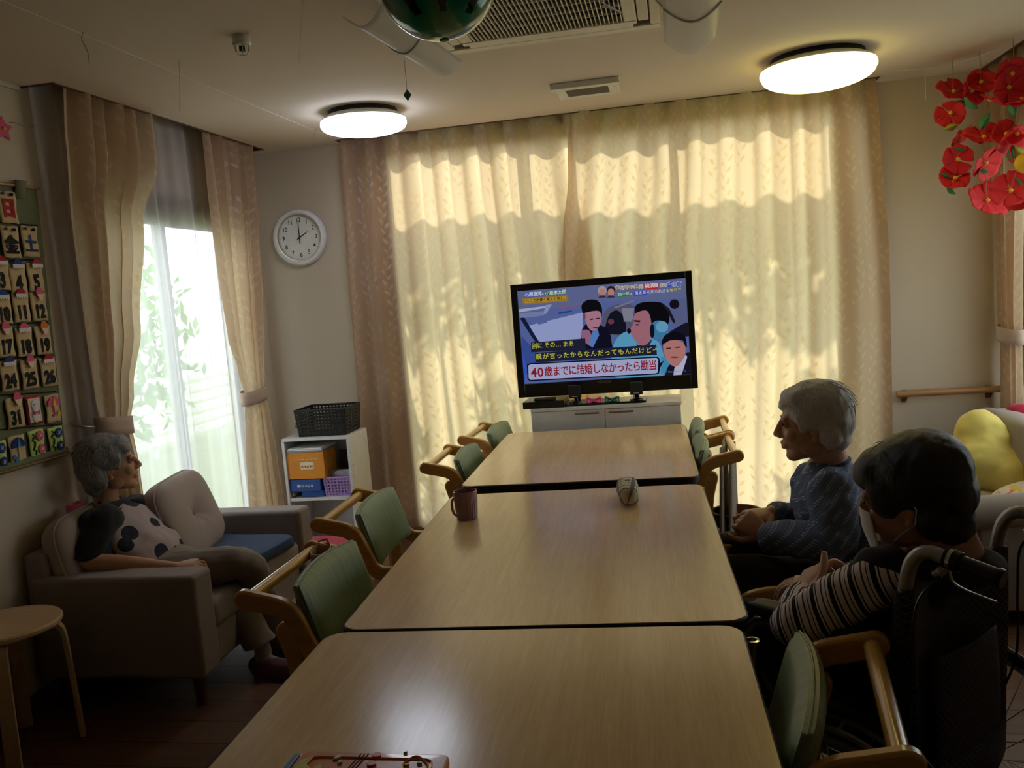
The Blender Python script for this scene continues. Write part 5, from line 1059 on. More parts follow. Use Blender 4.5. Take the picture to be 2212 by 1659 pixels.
# ---- person in the blue patterned shirt ----------------------------------------------------
g = G('indigo shirt with pale woven dashes'); co = g.coord(); x, y, z = g.sep(co)
d1 = g.m('ADD', g.m('MULTIPLY', x, .75), g.m('MULTIPLY', z, -.66)); s1 = g.m('ABSOLUTE', g.m('SUBTRACT', g.m('FRACT', g.m('MULTIPLY', d1, 36.0)), .5)); al = g.m('ADD', g.m('MULTIPLY', x, .66), g.m('ADD', g.m('MULTIPLY', z, .75), g.m('MULTIPLY', y, .5)))
band = g.m('MULTIPLY', g.m('LESS_THAN', s1, .15), g.m('GREATER_THAN', s1, .04)); dash = g.m('GREATER_THAN', g.m('FRACT', g.m('MULTIPLY', al, 120.0)), .45); gap = g.m('GREATER_THAN', g.noise(co, 40, 1), .42)
fine = g.m('LESS_THAN', g.m('ABSOLUTE', g.m('SUBTRACT', g.m('FRACT', g.m('MULTIPLY', d1, 108.0)), .5)), .04)
mk = g.m('MAXIMUM', g.m('MULTIPLY', g.m('MULTIPLY', band, dash), gap), g.m('MULTIPLY', fine, .35)); nz = g.noise(co, 500, 2); base = g.mix(nz, lin(74, 88, 122), lin(104, 118, 150))
M['indigo'] = g.done(g.bsdf(g.mix(mk, base, lin(176, 180, 190)), .9, bump=nz, bstr=.3))
M['indigo_plain'] = fabric('plain indigo cloth', (70, 80, 110)); M['dark_trouser'] = fabric('dark trousers', (44, 38, 36), 500)
p2 = thing('person', 'seated person with white hair in a blue patterned shirt, hands clasped, right of the table', 'person', (.5, 2.78, 0))
hc = at(1752, 912, y=2.78); X2 = frame(hc, (-.97, .10, -.04), (.05, 0, 1), 1.0)
nb = at(1790, 1000, y=2.80); sN, sF = at(1800, 1058, y=2.64), at(1762, 1035, y=2.96); pel = Vector((.565, 2.80, .475)); chest = (sN+sF)/2+Vector((.01, 0, -.03))
eN = at(1800, 1172, y=2.56); wN = at(1652, 1155, y=2.70); eF = at(1740, 1140, y=3.02); wF = at(1668, 1108, y=2.87)
b = MB(); head(b, X2); limb(b, [(X2 @ Vector((0, -.03, -.05)), .054), (X2 @ Vector((0, -.045, -.10)), .050), (nb, .058), (chest, .08)])
loft(b, [(chest, (0, .13, 0), (.06, 0, 0)), (lerp(chest, pel, .5), (0, .14, 0), (.09, 0, 0)), (pel, (0, .14, 0), (.10, 0, 0))])
limb(b, [(sN, .045), (eN, .038), (lerp(eN, wN, .5), .035), (wN, .025)]); limb(b, [(sF, .045), (eF, .038), (wF, .025)])
hand(b, wN, (-.72, .42, .50), (-.15, -.75, .65), 1, (1.0, 1.2, .8), .95); hand(b, wF, (-.90, -.38, -.02), (.0, -.25, .96), 1, (.45, .7, .5), 1.0)
b.blob('body', 'skin_pale', p2, .0036, 4); eyes(p2, X2); h = MB(); hair(h, X2); folds(h.blob('hair', 'hair_white', p2, .006, 8), .010, .03); strands(p2, X2, 'hair_white', 12, 90)
t = MB(); loft(t, [(nb+Vector((.0, 0, .01)), (0, .068, 0), (.064, 0, 0)), (nb+Vector((.005, 0, -.035)), (0, .13, 0), (.085, 0, 0)), (chest+Vector((.01, 0, 0)), (0, .185, 0), (.115, 0, .02)), (lerp(chest, pel, .45), (0, .195, 0), (.145, 0, .03)), (lerp(chest, pel, .85), (0, .20, 0), (.165, 0, .02)), (pel+Vector((-.02, 0, -.03)), (0, .20, 0), (.16, 0, .0)), (pel+Vector((-.05, 0, -.07)), (0, .18, 0), (.16, 0, 0))])
for a, e, w in ((sN, eN, wN), (sF, eF, wF)): limb(t, [(a+Vector((0, 0, -.01)), .076), (lerp(a, e, .6), .066), (e, .062), (lerp(e, w, .5), .056), (lerp(e, w, .86), .048)])
loft(t, [(Vector((.40, 2.66, .50)), (0, .06, 0), (.12, 0, .0)), (Vector((.44, 2.585, .44)), (0, .035, 0), (.15, 0, 0)), (Vector((.45, 2.575, .40)), (0, .015, 0), (.15, 0, 0))])
folds(t.blob('shirt', 'indigo', p2, .006, 4), .030, .085)
q = MB(); q.tube([nb+Vector((.004+.056*cos(a), .060*sin(a), .002+.010*cos(a))) for a in [2*pi*k/24 for k in range(24)]], .007, 8, closed=True); q.build('collar', 'indigo_plain', p2)
q = MB(); kN, kF = Vector((.10, 2.66, .50)), Vector((.10, 2.92, .50))
loft(q, [(pel+Vector((.08, 0, -.04)), (0, .17, 0), (0, 0, .07)), (pel+Vector((-.06, 0, -.03)), (0, .17, 0), (0, 0, .09)), (pel+Vector((-.18, 0, -.02)), (0, .15, 0), (0, 0, .07))])
for k, yy in ((kN, 2.70), (kF, 2.90)): limb(q, [(Vector((.48, yy, .455)), .088), (lerp(Vector((.48, yy, .455)), k, .5), .082), (k, .066), (Vector((k.x+.02, k.y, .30)), .058), (Vector((k.x+.03, k.y, .12)), .050)])
folds(q.blob('trousers', 'dark_trouser', p2, .007, 5), .014, .09)
for k in (kN, kF):
    q = MB(); limb(q, [(Vector((k.x+.04, k.y, .13)), .036), (Vector((k.x+.04, k.y, .05)), .038), (Vector((k.x-.12, k.y, .040)), .036)]); q.blob('shoe', 'black_knit', p2, .006, 4)

# ---- person in the wheelchair ---------------------------------------------------------------
g = G('striped sleeve cloth'); co = g.coord(); x, y, z = g.sep(co); d = g.m('ADD', g.m('ADD', g.m('MULTIPLY', x, .80), g.m('MULTIPLY', z, .34)), g.m('MULTIPLY', y, -.30)); nz = g.noise(co, 300, 1)
fr_ = g.m('FRACT', g.m('MULTIPLY', d, 24.0)); k1 = g.m('LESS_THAN', fr_, .22); k2 = g.m('MULTIPLY', g.m('GREATER_THAN', fr_, .30), g.m('LESS_THAN', fr_, .36)); k3 = g.m('MULTIPLY', g.m('GREATER_THAN', fr_, .60), g.m('LESS_THAN', fr_, .68)); k4 = g.m('MULTIPLY', g.m('GREATER_THAN', fr_, .84), g.m('LESS_THAN', fr_, .88))
c = g.mix(g.m('MAXIMUM', k1, g.m('MAXIMUM', k2, k4)), lin(232, 220, 224), lin(14, 14, 18)); c = g.mix(k3, c, lin(84, 34, 48)); M['stripes'] = g.done(g.bsdf(c, .9, bump=nz, bstr=.25))
M['vest'] = fabric('dark vest', (30, 28, 40), 500); M['mask'] = fabric('white face mask', (236, 234, 242), 900, .06)
FW = Vector((-.719, .695, 0)); RW_ = Vector((.695, .719, 0))          # wheelchair forward and right
WC = Vector((.512, 1.842, 0))                                         # under the middle of its back
p3 = thing('person', 'black haired person with face mask and striped sleeves sitting in the wheelchair', 'person', tuple(WC+FW*.15))
hc = at(1962, 1068, y=1.90); X3 = frame(hc, (-.90, .43, -.20), (-.02, -.1, 1), .97)
nb = X3 @ Vector((0, -.055, -.135)); pel = WC+FW*.19+Vector((0, 0, .50)); cm = WC+FW*.135+Vector((0, 0, nb.z-.13))
sL = at(1880, 1262, y=1.80); sR = cm+RW_*.155+Vector((0, 0, .03)); eL = at(1722, 1352, y=1.86); wL = at(1733, 1292, y=2.02); eR = cm+RW_*.22+FW*.12+Vector((0, 0, -.20)); wR = at(1800, 1262, y=2.12)
b = MB(); head(b, X3); limb(b, [(X3 @ Vector((0, -.02, -.05)), .056), (X3 @ Vector((0, -.04, -.10)), .050), (nb, .056), (cm, .08)])
loft(b, [(cm+Vector((0, 0, .04)), RW_*.11, FW*.05), (lerp(cm, pel, .5), RW_*.12, FW*.07), (pel, RW_*.11, FW*.07)])
limb(b, [(sL, .044), (eL, .038), (lerp(eL, wL, .5), .034), (wL, .025)]); limb(b, [(sR, .044), (eR, .038), (wR, .025)])
hand(b, wL, (.35, .55, .45), (-.55, .1, .8), -1, (.5, .6, .5), 1.0, thumb=-.9); hand(b, wR, (-.8, .1, .05), (0, .1, 1), 1, (.4, .6, .4), 1.0)
b.blob('body', 'skin_pale', p3, .0036, 4); eyes(p3, X3)
h = MB(); hair(h, X3, long=.018); e = lambda c, r: h.ell(c, r, X=X3, nu=28, nv=18)
e((0, -.035, .050), (.098, .106, .088)); e((0, -.098, -.002), (.080, .040, .056)); e((.0, .052, .062), (.076, .046, .044)); e((-.074, .030, .020), (.014, .034, .050)); e((.0, -.072, -.070), (.060, .036, .045)); e((.0, -.066, -.110), (.050, .034, .040))
folds(h.blob('hair', 'hair_black', p3, .006, 12), .006, .03); strands(p3, X3, 'hair_black', 6, 150, L=.05, r=.0007)
m = MB(); Xm = X3
def mk_(u, v):
    a = (u-.5)*2.5; zz = lerp(-.112, -.008, v); rr = .060+.044*cos(a*.75)*(1-.35*abs(v-.55)); return (.064*sin(a)*(1.02), .010+rr*cos(a*.62)*.90+.006, zz+.010*(cos(a)-.6))
m.grid(mk_, 24, 14, X=Xm); mo = m.build('face_mask', 'mask', p3, solid=.002, sharp=180)
for s in (-1, 1):
    q = MB(); q.tube([Xm @ Vector(p) for p in [(s*.060, .045, -.014), (s*.072, .012, .004), (s*.076, -.018, .010), (s*.078, -.028, -.010), (s*.076, -.018, -.042), (s*.066, .012, -.060), (s*.056, .040, -.082)]], .0018, 6); q.build('ear_loop', 'mask', mo)
t = MB(); loft(t, [(nb+Vector((0, 0, .0)), RW_*.068, FW*.066), (nb+Vector((0, 0, -.045)), RW_*.135, FW*.080), (cm+Vector((0, 0, -.02)), RW_*.165, FW*.095), (lerp(cm, pel, .5)+FW*.03, RW_*.17, FW*.125), (pel+FW*.04+Vector((0, 0, .02)), RW_*.18, FW*.155), (pel+FW*.05+Vector((0, 0, -.05)), RW_*.16, FW*.14)])
limb(t, [(lerp(sL, cm, .35), .070), (sL+Vector((.03, .02, .015)), .060), (lerp(sL, eL, .06), .050)]); limb(t, [(sR, .062), (lerp(sR, eR, .3), .060)])
folds(t.blob('vest', 'vest', p3, .006, 5), .018, .09)
for a, e2, w in ((sL, eL, wL), (sR, eR, wR)):
    q = MB(); limb(q, [(lerp(a, e2, -.05), .056), (lerp(a, e2, .5), .058), (e2, .054), (lerp(e2, w, .5), .046), (lerp(e2, w, .95), .036)]); folds(q.blob('sleeve', 'stripes', p3, .005, 4), .020, .07)
q = MB(); loft(q, [(pel+Vector((0, 0, -.03))-FW*.08, RW_*.17, (0, 0, .06)), (pel+FW*.08+Vector((0, 0, -.02)), RW_*.17, (0, 0, .08)), (pel+FW*.16+Vector((0, 0, -.02)), RW_*.15, (0, 0, .065))])
for s in (-1, 1):
    hp = pel+FW*.10+RW_*s*.085+Vector((0, 0, -.02)); kn = pel+FW*.44+RW_*s*.085+Vector((0, 0, .0)); an = kn+FW*.06+Vector((0, 0, -.34)); limb(q, [(hp, .08), (lerp(hp, kn, .5), .072), (kn, .058), (lerp(kn, an, .5), .052), (an, .046)])
folds(q.blob('trousers', 'dark_trouser', p3, .007, 5), .014, .09)
for s in (-1, 1):
    an = pel+FW*.50+RW_*s*.085+Vector((0, 0, -.36)); q = MB(); limb(q, [(an+Vector((0, 0, .02)), .036), (an+Vector((0, 0, -.045)), .036), (an+FW*.13+Vector((0, 0, -.055)), .034)]); q.blob('shoe', 'black_knit', p3, .006, 4)
# ---------------------------------------------------------------- wheelchair (local x = right, y = forward, origin on the floor under the back)
wc = thing('wheelchair', 'wheelchair with a dark quilted back and black grips at the lower right', 'wheelchair', tuple(WC), math.atan2(-FW.x, FW.y)); FRAME[wc] = Matrix.Identity(4)
g = G('quilted diamond nylon'); co = g.coord(); x, y, z = g.sep(co); s_ = 62.0
a = g.m('ABSOLUTE', g.m('SUBTRACT', g.m('FRACT', g.m('MULTIPLY', g.m('ADD', g.m('MULTIPLY', x, 1.25), g.m('ADD', z, y)), s_)), .5)); b = g.m('ABSOLUTE', g.m('SUBTRACT', g.m('FRACT', g.m('MULTIPLY', g.m('SUBTRACT', g.m('MULTIPLY', x, 1.25), g.m('SUBTRACT', z, y)), s_)), .5))
ln = g.m('MAXIMUM', g.m('LESS_THAN', a, .09), g.m('LESS_THAN', b, .09)); M['quilt'] = g.done(g.bsdf(g.mix(ln, lin(30, 28, 40), lin(92, 88, 112)), .7, bump=ln, bstr=.4))
HW = .176
for s in (-1, 1):
    m = MB(); m.tube(catmull([(s*HW, .03, .28), (s*HW, .015, .50), (s*HW, -.005, .74), (s*HW, -.015, .82), (s*HW, -.030, .868), (s*HW, -.058, .890), (s*HW, -.095, .886), (s*HW, -.17, .872)], 5), .0135, 14); m.build('push_tube', 'alu', wc)
    m = MB(); m.tube([(s*HW, -.092, .887), (s*HW, -.122, .882)], .0195, 16); m.tube([(s*HW, -.120, .882), (s*HW, -.180, .871), (s*HW, -.187, .8695), (s*HW, -.194, .868)], [.0152, .0158, .0185, .0170], 16); gp = m.build('grip', 'black_plastic', wc, bevel=.002)
    m = MB(); m.tube([(s*HW, -.101, .886), (s*HW, -.108, .885)], .0200, 16); m.build('collar', 'steel', gp)
    m = MB(); m.tube(catmull([(s*HW, -.100, .866), (s*(HW+.004), -.108, .846), (s*(HW+.006), -.135, .836), (s*(HW+.006), -.185, .828)], 5), [.004]*16, 8, flat=.5); m.tube([(s*HW, -.095, .868), (s*HW, -.070, .850)], .006, 8); m.ell((s*HW, -.085, .860), .009); m.build('brake_lever', 'alu', wc)
    m = MB(); m.tube(catmull([(s*HW, -.085, .850), (s*(HW+.02), -.05, .80), (s*(HW+.03), -.04, .70), (s*(HW+.035), -.03, .55), (s*(HW+.03), .03, .40)], 6), .0028, 6); m.build('brake_cable', 'black_plastic', wc)
    # rear wheel with its own parts
    cx, cy, cz, R = s*(HW+.068), .075, .285, .283; w = MB(); ring_ = lambda r, x_: [(x_, cy+r*cos(2*pi*k/72), cz+r*sin(2*pi*k/72)) for k in range(72)]
    w.tube(ring_(R-.012, cx), .0125, 10, closed=True); wh = w.build('wheel_tyre', 'black_matte', wc)
    m = MB(); m.tube(ring_(R-.030, cx), .0085, 8, closed=True); m.build('rim', 'alu', wh)
    m = MB(); m.tube(ring_(R-.042, cx+s*.030), .0065, 8, closed=True)
    for k in range(5): aa = 2*pi*k/5+.3; m.tube([(cx+s*.006, cy+(R-.030)*cos(aa), cz+(R-.030)*sin(aa)), (cx+s*.030, cy+(R-.042)*cos(aa), cz+(R-.042)*sin(aa))], .004, 6)
    m.build('push_rim', 'alu', wh)
    m = MB()
    for k in range(28): aa = 2*pi*k/28; bb_ = aa+(.9 if k % 2 else -.9); sg = .016 if k % 4 < 2 else -.016; m.tube([(cx+sg, cy+.022*cos(bb_), cz+.022*sin(bb_)), (cx, cy+(R-.032)*cos(aa), cz+(R-.032)*sin(aa))], .0012, 5)
    m.build('spokes', 'steel', wh, sharp=180)
    m = MB(); m.lathe([(0, -.024), (.020, -.024), (.026, -.016), (.026, .016), (.020, .024), (0, .026)], 20, X=XF((cx, cy, cz), (0, 1, 0), (0, 0, 1))); m.lathe([(0, -.03), (.05, -.03), (.05, -.02), (0, -.02)], 28, X=XF((cx-s*.002, cy, cz), (0, 1, 0), (0, 0, 1)) if s > 0 else XF((cx+.052*0, cy, cz), (0, 1, 0), (0, 0, 1))); m.build('hub', 'steel', wh)
    # side frame, arm pad, side panel, caster, footrest
    m = MB(); m.tube(catmull([(s*HW, .0, .665), (s*HW, .20, .665), (s*HW, .33, .655), (s*HW, .37, .60), (s*HW, .385, .46), (s*HW, .40, .28)], 5), .0115, 12); m.tube([(s*HW, .02, .43), (s*HW, .40, .44)], .0115, 12); m.tube([(s*HW, .03, .26), (s*HW, .40, .24)], .0115, 12); m.build('side_frame', 'alu', wc)
    m = MB(); cushion(m, (s*(HW+.004), .175, .688), (.028, .175, .016), None, .4); m.build('arm_pad', 'black_matte', wc, sharp=180)
    m = MB(); m.bb(s*HW-.003, s*HW+.003, .03, .36, .46, .65); m.build('side_panel', 'black_plastic', wc, bevel=.002)
    q = MB(); q.lathe([(0, -.012), (.05, -.012), (.058, -.006), (.058, .006), (.05, .012), (0, .012)], 28, X=XF((s*HW, .37, .058), (0, 1, 0), (0, 0, 1))); q.build('caster', 'black_matte', wc)
    q = MB(); q.tube([(s*HW, .40, .24), (s*HW, .385, .13)], .010, 10); q.bb(s*HW-.020, s*HW-.015, .355, .40, .05, .14); q.bb(s*HW+.015, s*HW+.020, .355, .40, .05, .14); q.build('caster_fork', 'alu', wc)
    q = MB(); q.tube([(s*HW, .40, .28), (s*(HW-.02), .50, .14), (s*(HW-.03), .53, .11)], .010, 10); q.bb(min(s*.03, s*(HW-.02)), max(s*.03, s*(HW-.02)), .46, .60, .085, .10); q.build('footrest', 'black_matte', wc)
    q = MB(); q.tube([(s*(HW+.02), .24, .46), (s*(HW+.05), .30, .56)], .006, 8); q.ell((s*(HW+.055), .31, .575), .012); q.build('parking_brake', 'alu', wc)
m = MB(); m.tube([(-HW, .045, .16), (HW, .38, .42)], .011, 10); m.tube([(HW, .045, .16), (-HW, .38, .42)], .011, 10); m.tube([(-HW-.06, .055, .285), (HW+.06, .055, .285)], .009, 10); m.build('cross_brace', 'alu', wc)
def sling(u, v): z = lerp(.36, .80, v); sag = .055*sin(pi*u); xx = lerp(-HW-.012, HW+.008, u)*(.90+.10*min(1, v*1.6)); return (xx, -.022+sag*(-1 if v < .2 else 1)*.6-.010*(1-v)+(.03-z*.04), z+.012*cos(2*pi*u)*(1 if v > .9 else 0))
m = MB(); m.grid(sling, 30, 18); bkp = m.build('back_sling', 'quilt', wc, solid=.022, sharp=180)
for s in (-1, 1): m = MB(); m.tube([(s*HW, .014, .47), (s*HW, .001, .66), (s*HW, -.012, .805)], .0185, 14); m.build('back_sleeve', 'quilt', wc)
m = MB(); m.grid(lambda u, v: (lerp(-.135, .115, u), -.036-.010*sin(pi*u)-.006*sin(pi*v), lerp(.40, .66, v)), 12, 10); m.build('back_pocket', 'quilt', bkp, solid=.006, sharp=180)
m = MB(); cushion(m, (0, .20, .455), (HW-.006, .19, .022), None, .3); m.build('seat', 'navy_dark', wc, sharp=180)

# ---------------------------------------------------------------- sofa on the right with plush cushions
s2 = thing('sofa', 'warm grey sofa with a rolled arm along the right-hand wall', 'sofa', (1.35, 4.1, 0)); A0, A1, ax0, ax1 = 3.50, 4.80, 1.06, 1.60
MB().bb(ax0, ax1, A0+.13, A1-.12, .06, .26).build('seat_base', 'sofa_r', s2, bevel=.015); MB().bb(ax0-.01, ax1-.06, A0+.135, A1-.125, .262, .355).build('seat_cushion', 'sofa_r', s2, bevel=.03, seg=4)
m = MB(); m.bb(ax1-.10, ax1+.05, A0+.02, A1-.02, .06, .60); m.build('back_frame', 'sofa_r', s2, bevel=.03, seg=4); m = MB(); cushion(m, (ax1-.09, (A0+A1)/2+.1, .52), (.085, .50, .165), Euler((0, .12, 0)), .45); m.build('back_pad', 'sofa_r', s2, sharp=180)
for y0, y1 in ((A0, A0+.13), (A1-.12, A1)):
    m = MB(); m.bb(ax0+.03, ax1, y0+.01, y1-.01, .06, .42); m.build('arm_panel', 'sofa_r', s2, bevel=.01); m = MB(); limb(m, [(Vector((ax0-.01, (y0+y1)/2, .43)), .070), (Vector((ax0+.25, (y0+y1)/2, .44)), .072), (Vector((ax1-.05, (y0+y1)/2, .45)), .070)], 24); m.build('arm_roll', 'sofa_r', s2, sharp=180)
for x in (ax0+.05, ax1-.02):
    for y in (A0+.06, A1-.06): MB().lathe([(0, 0), (.02, 0), (.024, .06), (0, .06)], 12, X=Matrix.Translation((x, y, 0))).build('foot', 'brown_trim', s2)
pl = thing('plush_cushion', 'large pale yellow plush cushion with a rounded knob, lying on the right-hand sofa', 'cushion', (1.36, 4.25, .36)); c0_, c1_, c2_ = at(2122, 948, y=4.28), at(2150, 1010, y=4.20), at(2245, 1040, y=4.1)
b = MB(); b.ell(c0_, (.120, .11, .140), rot=Euler((0, -.3, 0))); b.ell(c1_, (.19, .13, .125), rot=Euler((0, .35, .2))); b.ell(c2_, (.20, .14, .13), rot=Euler((0, .2, .2))); b.ell(lerp(c0_, c1_, .5), (.15, .12, .13)); b.ell(lerp(c1_, c2_, .5), (.17, .13, .125)); folds(b.blob('body', 'yellow_plush', pl, .009, 40), .02, .09)
b = MB(); cushion(b, (1.40, 4.16, .372), (.24, .12, .015), Euler((0, .03, .2)), .6); b.build('base_cloth', 'beige_cloth', pl, sharp=180)
r = MB(); q = at(2215, 925, y=4.5); cushion(r, q, (.11, .05, .11), Euler((0, .35, .2)), .5); tag(r.build('crimson_cushion', 'crimson', sharp=180), 'crimson cushion behind the yellow plush at the right edge', 'cushion')
g = G('printed towel cloth'); co = g.coord(); n = g.noise(co, 14, 3); n2 = g.noise(co, 9, 2, .5, (1.3, 1, 1)); c = g.mix(g.m('GREATER_THAN', n, .57), lin(222, 208, 190), lin(224, 120, 96)); c = g.mix(g.m('GREATER_THAN', n2, .58), c, lin(226, 196, 70)); M['towel'] = g.done(g.bsdf(c, .95, bump=n, bstr=.2))
r = MB(); q = at(2225, 1090, y=3.86); cushion(r, (q.x, 3.86, q.z-.01), (.15, .13, .10), Euler((0, -.2, .1)), .75, .1, 3); tag(r.build('towel_cushion', 'towel', sharp=180), 'cream cushion with orange and yellow print behind the rolled sofa arm at the right edge', 'cushion')

# grey sheet of folded cloth hanging behind the right-hand chairs, basin and seat ring further on
gc = thing('folded_mat', 'tall grey folded mat standing behind the green chairs right of the farthest table', 'mat', (.27, 3.5, 0)); m = MB()
t0, t1, b0, b1 = at(1536, 946, y=3.95), at(1557, 944, y=3.80), at(1530, 1290, y=3.15), at(1566, 1290, y=3.15)
for k in range(2):
    m = MB(); dx = .035*k; m.grid(lambda u, v: (lerp(lerp(b0.x, b1.x, u), lerp(t0.x, t1.x, u), v)+.03+dx+.006*sin(u*6), lerp(lerp(3.12, 3.35, u), lerp(3.70, 3.95, u), v), lerp(.02, t0.z-.02*k, v)), 8, 12); m.build('fold', 'grey_cloth', gc, solid=.012, sharp=180)
bs = thing('basin', 'brown earthenware basin just beyond the clasped hands, in front of the curtain', 'basin', (.25, 3.62, .36)); c = at(1592, 1135, y=3.62)
MB().lathe([(0, 0), (.045, .0), (.085, .040), (.100, .085), (.104, .100), (.094, .100), (.080, .05), (.04, .012), (0, .010)], 36, X=Matrix.Translation((c.x, 3.62, c.z-.035))).build('bowl', plain('brown earthenware', (116, 74, 56), .5), bs)
pr_ = thing('round_stool', 'stool with a pale green padded ring carrying the brown basin', 'stool', (c.x, 3.62, 0)); zz = c.z-.036
MB().tube([(c.x+.115*cos(2*pi*k/40), 3.62+.115*sin(2*pi*k/40), zz-.012) for k in range(40)], .027, 14, closed=True).build('padded_ring', plain('pale green vinyl', (178, 196, 140), .45), pr_)
MB().lathe([(0, zz-.03), (.115, zz-.03), (.115, zz-.002), (0, zz-.001)], 32, X=Matrix.Translation((c.x, 3.62, 0))).build('seat', plain('pale green seat', (170, 188, 134), .5), pr_)
for k in range(4): a = pi/4+pi/2*k; MB().tube([(c.x+.08*cos(a), 3.62+.08*sin(a), zz-.03), (c.x+.12*cos(a), 3.62+.12*sin(a), 0)], .010, 10).build('leg', 'alu', pr_)

# ---------------------------------------------------------------- things on the tables
mg = thing('mug', 'mauve fluted mug with a handle on the middle table', 'mug', (-.705, 2.722, .70)); X = Matrix.Translation((-.705, 2.722, .7005)); M['mauve'] = plain('mauve glaze', (148, 112, 122), .22, var=.06, Coat_Weight=.4)
b = MB(); n = 72
def mugp(u, v):
    z = .092*v; a = 2*pi*u; r = .034+.006*v**.7; r += (-.0011 if .15 < v < .80 and cos(a*26) < 0 else 0); return (r*cos(a), r*sin(a), z)
b.grid(mugp, 104, 22, cu=True, X=X); b.lathe([(.040, .092), (.0385, .0935), (.0365, .092), (.034, .05), (.031, .006), (0, .005)], 52, X=X, caps=False); b.lathe([(0, 0), (.034, 0)], 52, X=X, caps=False); b.build('cup', 'mauve', mg)
b = MB(); ha = radians(235); b.tube(catmull([X @ Vector(((.036+dx)*cos(ha), (.036+dx)*sin(ha), z)) for dx, z in ((0, .074), (.012, .079), (.022, .070), (.024, .048), (.018, .028), (.006, .018), (-.002, .016))], 5), .0055, 10, flat=.7); b.build('handle', 'mauve', mg)
g = G('checked cloth'); co = g.coord(); x, y, z = g.sep(co); ch = lambda s_, f, w: g.m('LESS_THAN', g.m('ABSOLUTE', g.m('SUBTRACT', g.m('FRACT', g.m('MULTIPLY', s_, f)), .5)), w)
ang = g.m('MULTIPLY', g.m('ARCTAN2', z, x), .032); u_ = g.m('MAXIMUM', ch(y, 38.0, .12), ch(ang, 38.0, .12)); fine = g.m('MAXIMUM', ch(y, 76.0, .05), ch(ang, 76.0, .05)); c = g.mix(g.m('MULTIPLY', u_, .85), lin(206, 196, 172), lin(74, 74, 86)); c = g.mix(g.m('MULTIPLY', fine, .5), c, lin(120, 96, 80)); M['plaid'] = g.done(g.bsdf(c, .9))
cs = thing('spectacle_case', 'checked cloth roll shaped like a spectacle case on the middle table', 'case', (-.19, 2.895, .70)); FRAME[cs] = Matrix.Translation((-.19, 2.895, .70))
b = MB(); b.ell((-.187, 2.89, .736), (.036, .105, .034), rot=Euler((0, 0, .10)), e=.62, nu=40, nv=28); cov = b.build('cover', 'plaid', cs, sharp=180)
b = MB(); b.tube([(-.187+.0365*cos(a)+.0, 2.89, .736+.0345*sin(a)) for a in [2*pi*k/32 for k in range(32)]], .0012, 6, closed=True); b.build('seam', 'ink', cov)
tr = thing('picture_board', 'orange embossed picture board lying at the near edge of the nearest table', 'board', (-.52, 1.1, .70)); a0, a1 = at(652, 1626, z=.715), at(975, 1626, z=.715); M['orange'] = plain('orange moulded plastic', (226, 120, 34), .25, var=.06, Coat_Weight=.4)
bx0, bx1, by1 = a0.x, a1.x, (a0.y+a1.y)/2; m = MB(); m.prism([(p[0]+(bx0+bx1)/2, p[1]+by1-.10) for p in rrect(bx1-bx0, .20, .012)], .7005, .715); bd = m.build('board', 'orange', tr, bevel=.003, seg=3)
m = MB(); m.tube([(p[0]+(bx0+bx1)/2, p[1]+by1-.10, .7155) for p in rrect(bx1-bx0-.045, .165, .015)], .0022, 6, closed=True); m.build('raised_border', 'orange', bd)
m = MB(); m.bb(bx0-.012, bx0-.001, by1-.20, by1-.008, .7005, .716); m.build('blue_edge', plain('blue plastic edge', (40, 120, 190), .3), tr, bevel=.002)
def emb(name, rgb, pts, h=.003): k = 'emb %d %d %d' % rgb; M.setdefault(k, plain(k, rgb, .3, Coat_Weight=.3)); m = MB(); m.prism([tuple(at(*q, z=.716).xy) for q in pts], .7145, .7155+h); m.build(name, k, bd, bevel=.001)
emb('lime_figure', (206, 206, 40), [(632, 1662), (655, 1643), (665, 1639), (680, 1634), (668, 1645), (662, 1652), (672, 1664), (650, 1680), (630, 1680)]); emb('lime_leaf', (206, 206, 40), [(678, 1660), (692, 1652), (698, 1658), (690, 1668), (678, 1668)])
emb('white_bird', (226, 220, 214), [(720, 1640), (728, 1634), (736, 1632), (738, 1637), (728, 1641), (718, 1642)]); emb('white_bird', (226, 220, 214), [(728, 1648), (734, 1643), (741, 1643), (739, 1648), (730, 1651)])
emb('pink_flower', (222, 92, 110), [(804, 1634), (812, 1626), (822, 1627), (824, 1634), (816, 1638), (806, 1638)]); emb('pink_flower', (222, 92, 110), [(792, 1652), (800, 1645), (812, 1646), (813, 1653), (803, 1657), (793, 1657)]); emb('lime_dot', (206, 206, 60), [(871, 1626), (880, 1624), (880, 1627), (872, 1628)]); emb('blue_bird', (90, 160, 200), [(900, 1650), (908, 1645), (912, 1650), (905, 1653)]); emb('lime_dot', (206, 206, 60), [(872, 1653), (880, 1650), (884, 1653), (878, 1656)])
for i in range(3): m = MB(); m.tube([at(752+8*i+28, 1628, z=.7158), at(752+8*i, 1659, z=.7158)], .0008, 5); m.build('groove', 'ink', bd)
m = MB(); m.tube(catmull([at(*q, z=.7158) for q in ((868, 1662), (872, 1650), (885, 1640), (900, 1634), (912, 1640), (922, 1650), (926, 1662))], 4), .0022, 6); m.build('raised_swirl', 'orange', bd)
